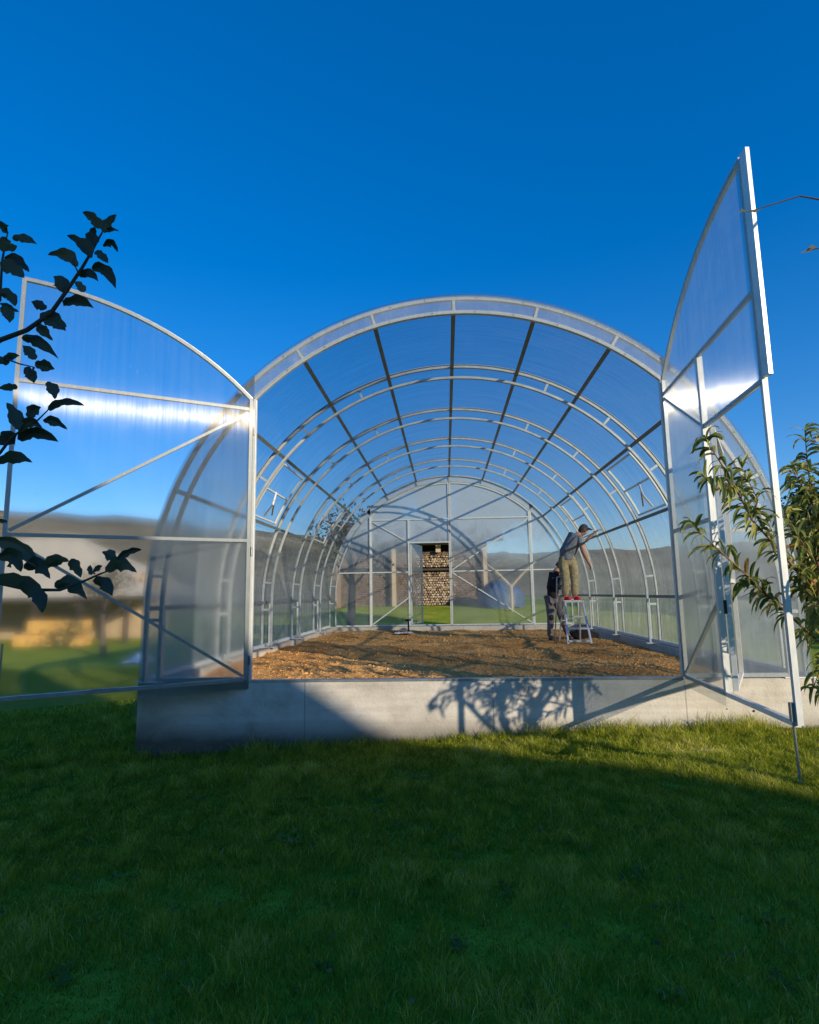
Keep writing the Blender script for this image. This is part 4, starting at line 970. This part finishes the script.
def tree(name, x, y, h, rad, m, label, cat='tree', n=5000, size=.16, group=None, trunk=.12, crown_from=.35, bark='bark', nb=7):
    z = terr(x, y); t = empty(name, (x, y, z), label, cat, group)
    b = MB(); top = Vector((x+random.uniform(-.2, .2), y, z+h*.8))
    mid = Vector((x+random.uniform(-.12, .12), y, z+h*.4))
    b.tube([(x, y, z-.2), (x, y, z+.1), mid, top], [trunk*1.3, trunk, trunk*.7, trunk*.15], 9)
    cs = []
    for i in range(nb):
        a = 2.4*i+random.random(); f_ = crown_from+(1-crown_from)*(i+.5)/nb; rr = rad*(1-.45*abs(2*f_-1.1))*random.uniform(.45, .75)
        p0 = Vector((x, y, z)).lerp(top, max(.25, f_-.12)); p1 = Vector((x+rr*math.cos(a), y+rr*math.sin(a), z+h*(f_)))
        b.tube([p0, p0.lerp(p1, .5)+Vector((0, 0, .1)), p1], [trunk*.4, trunk*.25, trunk*.1], 6)
        cs.append((p1, (rad*random.uniform(.45, .65), rad*random.uniform(.45, .65), rad*random.uniform(.35, .55))))
    cs.append((top, (rad*.5, rad*.5, rad*.45)))
    b.build('trunk', M[bark], t, smooth=True)
    c = MB(); clump_crown(c, cs, n, size); c.build('crown', M[m], t)
    return t
# left: barn, garden tree
g = at(103, 657, 21)
tree('garden_tree', g.x, 21, 3.3, 1.7, 'dry_leaf', 'small autumn tree with thin crown standing on the lawn before the barn', n=1300, size=.13, crown_from=.55)
tree('fruit_tree', at(351, 615, 19.5).x, 19.5, 4.2, 1.5, 'dry_leaf', 'young tree with dark trunk standing left of the woodshed', n=1500, size=.13, crown_from=.55, trunk=.16)
for i, (px, Y, h, rd, lb) in enumerate(((850, 19, 4.2, 2.0, 'dark dense tree just behind the peach tree'), (905, 24, 5.6, 2.6, 'tallest dark tree beyond the right greenhouse wall'), (800, 30, 4.6, 2.4, 'dark rounded tree far beyond the right side of the greenhouse'))):
    p = at(px, 600, Y); tree('broadleaf_tree', p.x, Y, h, rd, 'dark_leaf', lb, n=9000, size=.20, crown_from=.12, group='dark trees to the right')
# hedge to the right of the greenhouse
b = MB(); hx_ = 12.5
cs = [((hx_+random.uniform(-.3, .3), 11+1.5*i, terr(hx_, 11+1.5*i)+1.1), (1.0, 1.1, 1.3)) for i in range(13)]
clump_crown(b, cs, 16000, .17); b.build('hedge', M['dark_leaf'], label='long dark green hedge along the lawn right of the greenhouse', cat='hedge')

def barn():
    Y = 27.0; zE = H+.1; p0 = at(-150, 600, Y).x; p1 = at(128, 600, Y).x; z0 = terr(p0/2+p1/2, Y)-.1
    t = empty('barn', ((p0+p1)/2, Y, z0), 'long open barn with pale sloping roof on the far left lawn', 'barn')
    rx = at(62, 540, Y+5).x
    b = MB(); zr = H+at(60, 537, Y+5).z-H
    A = [(p0-3, Y, zE), (p1, Y, zE), (rx+1.0, Y+5, zr), (p0-3, Y+5, zr)]
    b.mesh(A+[(p1, Y+10, zE)], [(0, 1, 2, 3), (1, 4, 2)]); b.build('roof', M['barnroof'], t)
    MB().box((p0-3, Y-.06, zE-.16), (p1+.05, Y-.004, zE-.01)).build('fascia', M['darkwood'], t)
    for i in range(7):
        x = p0+(p1-p0-.4)*i/6+.2; MB().box((x-.1, Y+.15, z0-.3), (x+.1, Y+.35, zE+.05)).build('post', M['darkwood'], t)
    MB().box((p0-3, Y+4, z0-.3), (p1, Y+4.15, zE+1.2)).build('back_wall', M['barnwall'], t)
    # straw bales
    k = 0
    xa, xb = at(33, 640, Y+.6).x, at(101, 640, Y+.6).x; zt = at(60, 622, Y).z
    n = 5; hh = (zt-z0+.1)/2
    lb = [['lower', 'upper'][j] for j in range(2)]
    for j in range(2):
        for i in range(n):
            if j and i == 0: continue
            x0_ = xa+(xb-xa)*i/n
            b = MB(); b.box((x0_+.02, Y-.9+random.uniform(-.05, .05), z0+.0+hh*j), (x0_+(xb-xa)/n-.02, Y-.1, z0+hh*(j+1)-.02), j=.03)
            o = b.build('straw_bale', M['ochre'], bevel=.05, label=f'golden straw bale at the barn front, {lb[j]} row, '+['far left end', 'second from the left', 'middle', 'fourth from the left', 'right end nearest the tree'][i], cat='straw bale', group='straw bales in front of the barn')
barn()
# white sheet on the grass
c = at(142, 648, 19); gz = terr(c.x, 19); b = MB(); n = 10
G = [[Vector((c.x+1.0*(i/n-.5), 19+.9*(j/n-.5), gz+.03+.30*math.exp(-((i/n-.5)**2+(j/n-.5)**2)*9)+.04*random.random())) for i in range(n+1)] for j in range(n+1)]
for j in range(n):
    for i in range(n): b.face([G[j][i], G[j][i+1], G[j+1][i+1], G[j+1][i]])
b.build('crumpled_tarp', M['cloth_w'], label='crumpled whitish tarp lying on the grass left of the greenhouse', cat='tarp')

# ------------------------------------------------------------------ neighbour house behind the camera (casts the big shadow)
def house():
    A = Vector((9.11, -9.01, 9.54)); c = Vector((math.cos(R(11.3)), math.sin(R(11.3)), 0)); d = Vector((c.y, -c.x, 0)); hw = 6.2; sl = .84; ln = 9
    base = A.copy(); base.z = -.05
    t = empty('house', base, 'tall plastered house with steep tiled gable roof behind the viewpoint', 'house')
    ze = A.z-sl*hw
    P = lambda s, l_, z: Vector((A.x, A.y, 0))+c*s+d*l_+Vector((0, 0, z))
    w = hw-.35; zw = A.z-sl*w-.15
    V = [P(-w, .3, -.3), P(w, .3, -.3), P(w, .3, zw), P(0, .3, A.z-.2), P(-w, .3, zw), P(-w, ln, -.3), P(w, ln, -.3), P(w, ln, zw), P(0, ln, A.z-.2), P(-w, ln, zw)]
    MB().mesh(V, [(0, 1, 2, 3, 4), (5, 9, 8, 7, 6), (1, 6, 7, 2), (0, 4, 9, 5)]).build('wall', M['plaster'], t)
    th = .12; V = []
    for l_ in (0, ln+.3): V += [P(-hw, l_, ze), P(0, l_, A.z), P(hw, l_, ze), P(-hw, l_, ze-th), P(0, l_, A.z-th), P(hw, l_, ze-th)]
    MB().mesh(V, [(0, 1, 7, 6), (1, 2, 8, 7), (3, 9, 10, 4), (4, 10, 11, 5), (0, 3, 4, 1), (1, 4, 5, 2), (6, 7, 10, 9), (7, 8, 11, 10), (0, 6, 9, 3), (2, 5, 11, 8)]).build('roof', M['tiles'], t)
    for s in (-3, 0, 3):
        for z in (1.0, 3.9):
            V = [P(s-.55, .28, z), P(s+.55, .28, z), P(s+.55, .28, z+1.3), P(s-.55, .28, z+1.3)]
            V2 = [v-d*.05 for v in V]
            f = MB().mesh(V+V2, [(4, 5, 6, 7), (0, 1, 5, 4), (1, 2, 6, 5), (2, 3, 7, 6), (3, 0, 4, 7)]).build('window', M['white'], t)
            V3 = [P(s-.47, .21, z+.08), P(s+.47, .21, z+.08), P(s+.47, .21, z+1.22), P(s-.47, .21, z+1.22)]
            MB().mesh(V3, [(0, 1, 2, 3)]).build('pane', M['glass'], f)
house()

# ------------------------------------------------------------------ apple branch close to the camera, upper left
AD = 1.75
def apple():
    t = empty('apple_tree', (-2.75, 1.5, terr(-2.75, 1.5)), 'apple tree whose dark leafy branches reach in at the left edge', 'tree')
    zz = {'A': (0, 200, 6.3), 'B': (0, 320, 6.3), 'C': (0, 490, 4.268)}
    def W_(reg, x, y, dd=0):
        ox, oy, s = zz[reg]; return at(ox+x/s, oy+y/s, AD+dd)
    LV = '''A 620 180 590 120 520 75 60;A 600 290 585 230 600 170 60;A 650 200 670 140 735 90 50;A 655 205 700 185 750 197 22;A 650 290 705 270 742 330 42;A 605 320 640 350 682 400 48;A 570 365 510 280 420 222 60;A 480 420 410 350 300 345 66;A 500 480 560 455 620 515 52;A 585 440 660 440 730 560 66;A 390 580 395 520 335 480 84;A 520 580 500 540 470 520 45;A 405 660 490 640 592 682 58;A 285 690 250 660 195 640 54;A 250 730 330 750 420 800 80;A 50 200 20 180 0 130 50;A 30 230 50 280 110 290 66;A 80 245 150 240 235 280 46;A 0 410 80 430 150 490 80;A 30 370 110 380 185 455 66;A 0 590 60 600 95 670 62;A 0 650 60 680 120 705 32;A 0 690 50 710 60 775 62;B 240 20 270 70 335 130 52;B 280 0 360 20 415 70 52;B 140 120 240 130 370 245 60;B 215 250 190 200 140 160 56;B 220 280 280 290 345 310 62;B 150 310 190 340 215 400 60;B 30 260 60 225 125 225 42;B -20 250 30 260 50 240 40;B 110 420 60 425 -20 430 38;B 290 395 330 440 345 500 56;B 310 570 400 520 535 540 42;B 190 620 210 570 260 550 60;B 275 640 340 635 425 690 50;B 110 690 90 600 40 520 66;B 120 700 190 640 270 690 54;B 125 760 220 710 370 768 68;B 20 790 40 740 110 720 92;B -20 900 90 860 205 898 66;C -20 215 90 240 160 330 56;C -10 290 60 280 90 350 60;C 110 340 160 320 215 380 56;C 180 340 240 300 295 305 42;C 290 320 320 330 345 375 40;C -20 380 90 385 165 410 50;C 80 410 160 440 180 525 56;C 240 420 300 400 372 468 56;C 400 395 450 395 480 455 46;C 455 350 510 310 585 352 52;C 505 300 550 265 605 255 26;C 490 300 470 280 435 265 38;C 400 350 420 330 437 325 18;C 395 360 385 340 387 320 18;C -10 130 15 130 33 135 16'''.split(';')
    view = ray(30, 400).normalized()
    b = MB()
    def leaf(p0, p1, p2, wd, b):
        c1 = p1*2-(p0+p2)*.5; n = 12; L = []; Rr = []; C = []
        rnd = random.random()*.75; sag = random.uniform(.15, .5); side = random.choice((-1, 1)); asym = random.uniform(.7, 1.2); ph = random.random()*6
        for i in range(n+1):
            s = i/n; p = p0*(1-s)**2+c1*2*s*(1-s)+p2*s*s; tg = ((c1-p0)*(1-s)+(p2-c1)*s).normalized(); q = tg.cross(view).normalized()
            w = wd*.5*(math.sin(math.pi*min(1, s*.97+.03)**.8))**.75*(1+.16*math.sin(9*s+ph)+.12*math.sin(21*s+2*ph)); 
            if i == n: w = 0
            L.append(p+q*w*asym+view*w*sag*side); Rr.append(p-q*w/asym+view*w*sag*side*1.3); C.append(p+view*.003)
        for i in range(n):
            b.face([L[i], L[i+1], C[i+1], C[i]], rnd=rnd); b.face([C[i], C[i+1], Rr[i+1], Rr[i]], rnd=min(1, rnd+.1))
    for s in LV:
        k = s.split(); v = [float(q) for q in k[1:]]; sc_ = zz[k[0]][2]
        dd = random.uniform(-.06, .06); d2 = random.uniform(-.025, .025)
        p0 = W_(k[0], v[0], v[1], dd); p1 = W_(k[0], v[2], v[3], dd+d2*.5); p2 = W_(k[0], v[4], v[5], dd+d2)
        leaf(p0, p1, p2, v[6]/sc_/F*AD*1.28, b)
    TW = [([(-260, 520), (-120, 420), (0, 340), (27, 330), (51, 313), (68, 289), (82, 268), (92, 251), (99, 238), (103, 231)], .0075),
          ([(-120, 420), (-40, 330), (0, 300), (2, 262), (6, 240), (8, 232)], .005), ([(-120, 420), (-30, 362), (0, 357), (20, 364), (34, 367)], .004),
          ([(-260, 520), (-60, 480), (0, 453), (12, 437), (22, 430), (38, 420), (50, 408)], .005), ([(-260, 520), (-90, 560), (0, 583), (30, 590), (60, 590), (82, 582), (100, 574), (108, 571)], .006),
          ([(34, 367), (30, 378)], .003), ([(-60, 480), (-20, 470), (6, 462)], .004), ([(78, 272), (73, 262), (76, 256)], .002), ([(62, 297), (64, 306), (67, 304)], .002), ([(95, 574), (93, 572), (94, 568)], .0018)]
    for i in range(28): pass
    br = MB()
    for pts, r in TW:
        P = [at(px, py, AD+(.0 if px > -30 else (-30-px)*.0012)) for px, py in pts]; m = len(P)
        br.tube(P, [r*(1.35-1.0*i/(m-1)) for i in range(m)], 7)
    J = at(-260, 520, AD+.276)
    br.build('branch', M['twig'], t, smooth=True)
    tr = MB(); tr.tube([(-2.75, 1.5, -.1), (-2.72, 1.5, .5), (-2.6, 1.6, 1.2), tuple(J)], [.09, .075, .055, .012], 10); tr.tube([(-2.72, 1.5, .9), (-3.0, 1.2, 1.7), (-3.3, .9, 2.6)], [.05, .035, .012], 8)
    tr.build('trunk', M['bark'], t, smooth=True)
    # more crown outside the frame
    for k in range(420):
        p = Vector((-3.0+random.gauss(0, .38), 1.1+random.gauss(0, .35), 2.2+random.gauss(0, .5)))
        if p.x > -2.2: continue
        d = Vector((random.gauss(0, 1), random.gauss(0, 1), -.6)).normalized(); q = p+d*.075; leaf(p, p.lerp(q, .5)+Vector((0, 0, .012)), q, .036, b)
    b.build('foliage', M['apple'], t, smooth=True)
apple()
def overhang():
    P0 = at(980, 60, 3.2)
    t = empty('overhanging_branch', P0, 'thin dark twigs reaching in above the right door leaf', 'branch')
    b = MB(); b.tube([P0, at(900, 170, 3.1), at(850, 205, 3.0), at(800, 196, 3.0), at(767, 206, 3.0), at(748, 212, 3.0)], [.012, .009, .006, .004, .0035, .002], 6); b.build('twig', M['twig'], t)
    b = MB(); b.tube([at(900, 170, 3.1), at(850, 232, 3.05), at(820, 248, 3.0), at(806, 251, 3.0)], [.008, .005, .0035, .002], 6); b.build('twig', M['twig'], t)
    for pts in (((748, 212), (742, 210), (738, 214)), ((765, 206), (755, 211), (748, 211)), ((818, 248), (809, 250), (800, 253)), ((819, 249), (812, 246), (806, 251))):
        a, c, e = [at(px, py, 3.0) for px, py in pts]; w = Vector((0, 0, .010)); b = MB(); b.face([a, c+w, e, c-w], rnd=.3); b.build('leaf', M['apple'], t)
overhang()

# ------------------------------------------------------------------ peach tree on the right
def peach():
    Y0 = 4.0; X0 = 3.15
    t = empty('peach_tree', (X0, Y0, terr(X0, Y0)), 'peach tree with narrow drooping green and yellow leaves at the right edge', 'tree')
    lv = MB(); tw = MB(); big = MB()
    def leaf(p, d, L, w):
        d = d.normalized(); n = 6; s = d.cross(Vector((0, 0, 1)))
        if s.length < .1: s = Vector((1, 0, 0))
        s.normalize(); s.rotate(Matrix.Rotation(random.uniform(-1.3, 1.3), 3, d)); q = p.copy(); rnd = min(1, max(0, random.gauss(.42, .22))); rows = []
        if random.random() < .06: rnd = random.uniform(.88, 1)
        curl = random.uniform(.22, .6)
        for i in range(n+1):
            f_ = i/n; ww = w*.5*math.sin(math.pi*min(1, f_*.93+.07))**.8 if i < n else 0
            nr = s.cross(d).normalized()
            rows.append((q+s*ww+nr*ww*.35, q.copy(), q-s*ww+nr*ww*.35))
            q = q+d*L/n; d = (d+Vector((0, 0, -curl))).normalized(); s = (s-d*s.dot(d)).normalized()
        for i in range(n):
            a, c = rows[i], rows[i+1]
            lv.face([a[0], c[0], c[1], a[1]], rnd=rnd); lv.face([a[1], c[1], c[2], a[2]], rnd=rnd)
    def twig(pts, r, dens=42, L=.165, w=.027, start=0.0, rr=tw):
        pts = [Vector(p) for p in pts]; m = len(pts)
        rr.tube(pts, [r*(1.2-.85*i/(m-1)) for i in range(m)], 6)
        tot = sum((c-a).length for a, c in zip(pts[:-1], pts[1:])); acc = 0
        for a, c in zip(pts[:-1], pts[1:]):
            l_ = (c-a).length; tn = (c-a).normalized()
            for k in range(max(1, int(l_*dens+random.random()))):
                f_ = random.random()
                if (acc+l_*f_)/tot < start: continue
                o = Vector((random.gauss(0, 1), random.gauss(0, 1), random.gauss(0, .6))); o = (o-tn*o.dot(tn)).normalized()
                leaf(a.lerp(c, f_), o*.8+tn*.6+Vector((0, 0, .15)), L*random.uniform(.6, 1.25), w*random.uniform(.75, 1.2))
            acc += l_
        for k in range(5): leaf(pts[-1], Vector((random.gauss(0, .6), random.gauss(0, .6), .8)), L*.8, w*.8)
    yb = 4.35
    # twigs read off the photograph, each at its own depth beside the leaf of the door
    twig([at(835, 620, 4.7), at(800, 575, 4.5), at(775, 545, 4.35), at(752, 520, 4.2), at(738, 492, 4.05), at(722, 465, 4.0), at(706, 440, 3.95)], .009, dens=75, start=.12)
    twig([at(752, 520, 4.2), at(758, 500, 4.2), at(748, 480, 4.15), at(742, 468, 4.15)], .005, dens=70)
    twig([at(738, 492, 4.05), at(722, 480, 3.95), at(705, 478, 3.9)], .004, dens=55)
    twig([at(840, 660, 4.8), at(800, 625, 4.5), at(775, 602, 4.35), at(750, 578, 4.2), at(725, 556, 4.1), at(708, 540, 4.0), at(693, 526, 3.95)], .008, dens=48, start=.15)
    twig([at(775, 602, 4.35), at(762, 592, 4.3), at(748, 582, 4.3)], .004, dens=110)
    twig([at(860, 640, 4.8), at(825, 560, 4.6), at(812, 500, 4.5), at(807, 460, 4.45), at(805, 432, 4.4)], .008, dens=75)
    twig([at(850, 600, 4.7), at(830, 520, 4.5), at(822, 470, 4.4), at(826, 440, 4.4)], .007, dens=70)
    twig([at(812, 500, 4.5), at(797, 478, 4.4), at(792, 468, 4.4)], .004, dens=70)
    twig([at(812, 560, 4.5), at(795, 530, 4.4), at(786, 515, 4.35)], .004, dens=70)
    # main limbs and the rest of the crown, mostly right of the frame
    big.tube([(X0, Y0, terr(X0, Y0)-.1), (X0-.03, Y0, .45), (X0-.1, Y0-.05, .9)], [.085, .07, .055], 10)
    R0 = Vector((X0-.1, Y0-.05, .9))
    for i in range(6):
        a = i*2.39+.4; e = random.uniform(.5, .95); ln = random.uniform(.9, 1.4)
        p1 = R0+Vector((math.cos(a)*.22, math.sin(a)*.22, .5*e)); p2 = R0+Vector((math.cos(a)*.42*ln, math.sin(a)*.42*ln, 1.15*e))
        if p2.x/p2.y < .64: p2.x = .69*p2.y
        big.tube([R0, p1, p2], [.035, .024, .010], 7)
        for k in range(3):
            q = p1.lerp(p2, random.random()); o = Vector((random.gauss(0, .28), random.gauss(0, .28), random.uniform(-.15, .5))); e2 = q+o+Vector((random.gauss(0, .2), random.gauss(0, .2), -.25))
            if e2.x/max(.1, e2.y) < .575: continue
            if q.x/q.y < .57: continue
            twig([q, q+o, e2], .005, dens=34)
    # low drooping skirt at the frame edge
    for i in range(24):
        v = random.uniform(500, 705); p = at(random.uniform(808, 850), v-45, random.uniform(4.2, 5.0)); q = at(random.uniform(796, 830), v+random.uniform(-10, 20), random.uniform(4.2, 4.8))
        if q.z < .2: continue
        twig([p, p.lerp(q, .5)+Vector((0, 0, .05)), q], .005, dens=36)
    lv.build('foliage', M['peach'], t, smooth=True); tw.build('twig', M['redtwig'], t, smooth=True); big.build('trunk', M['bark'], t, smooth=True)
peach()
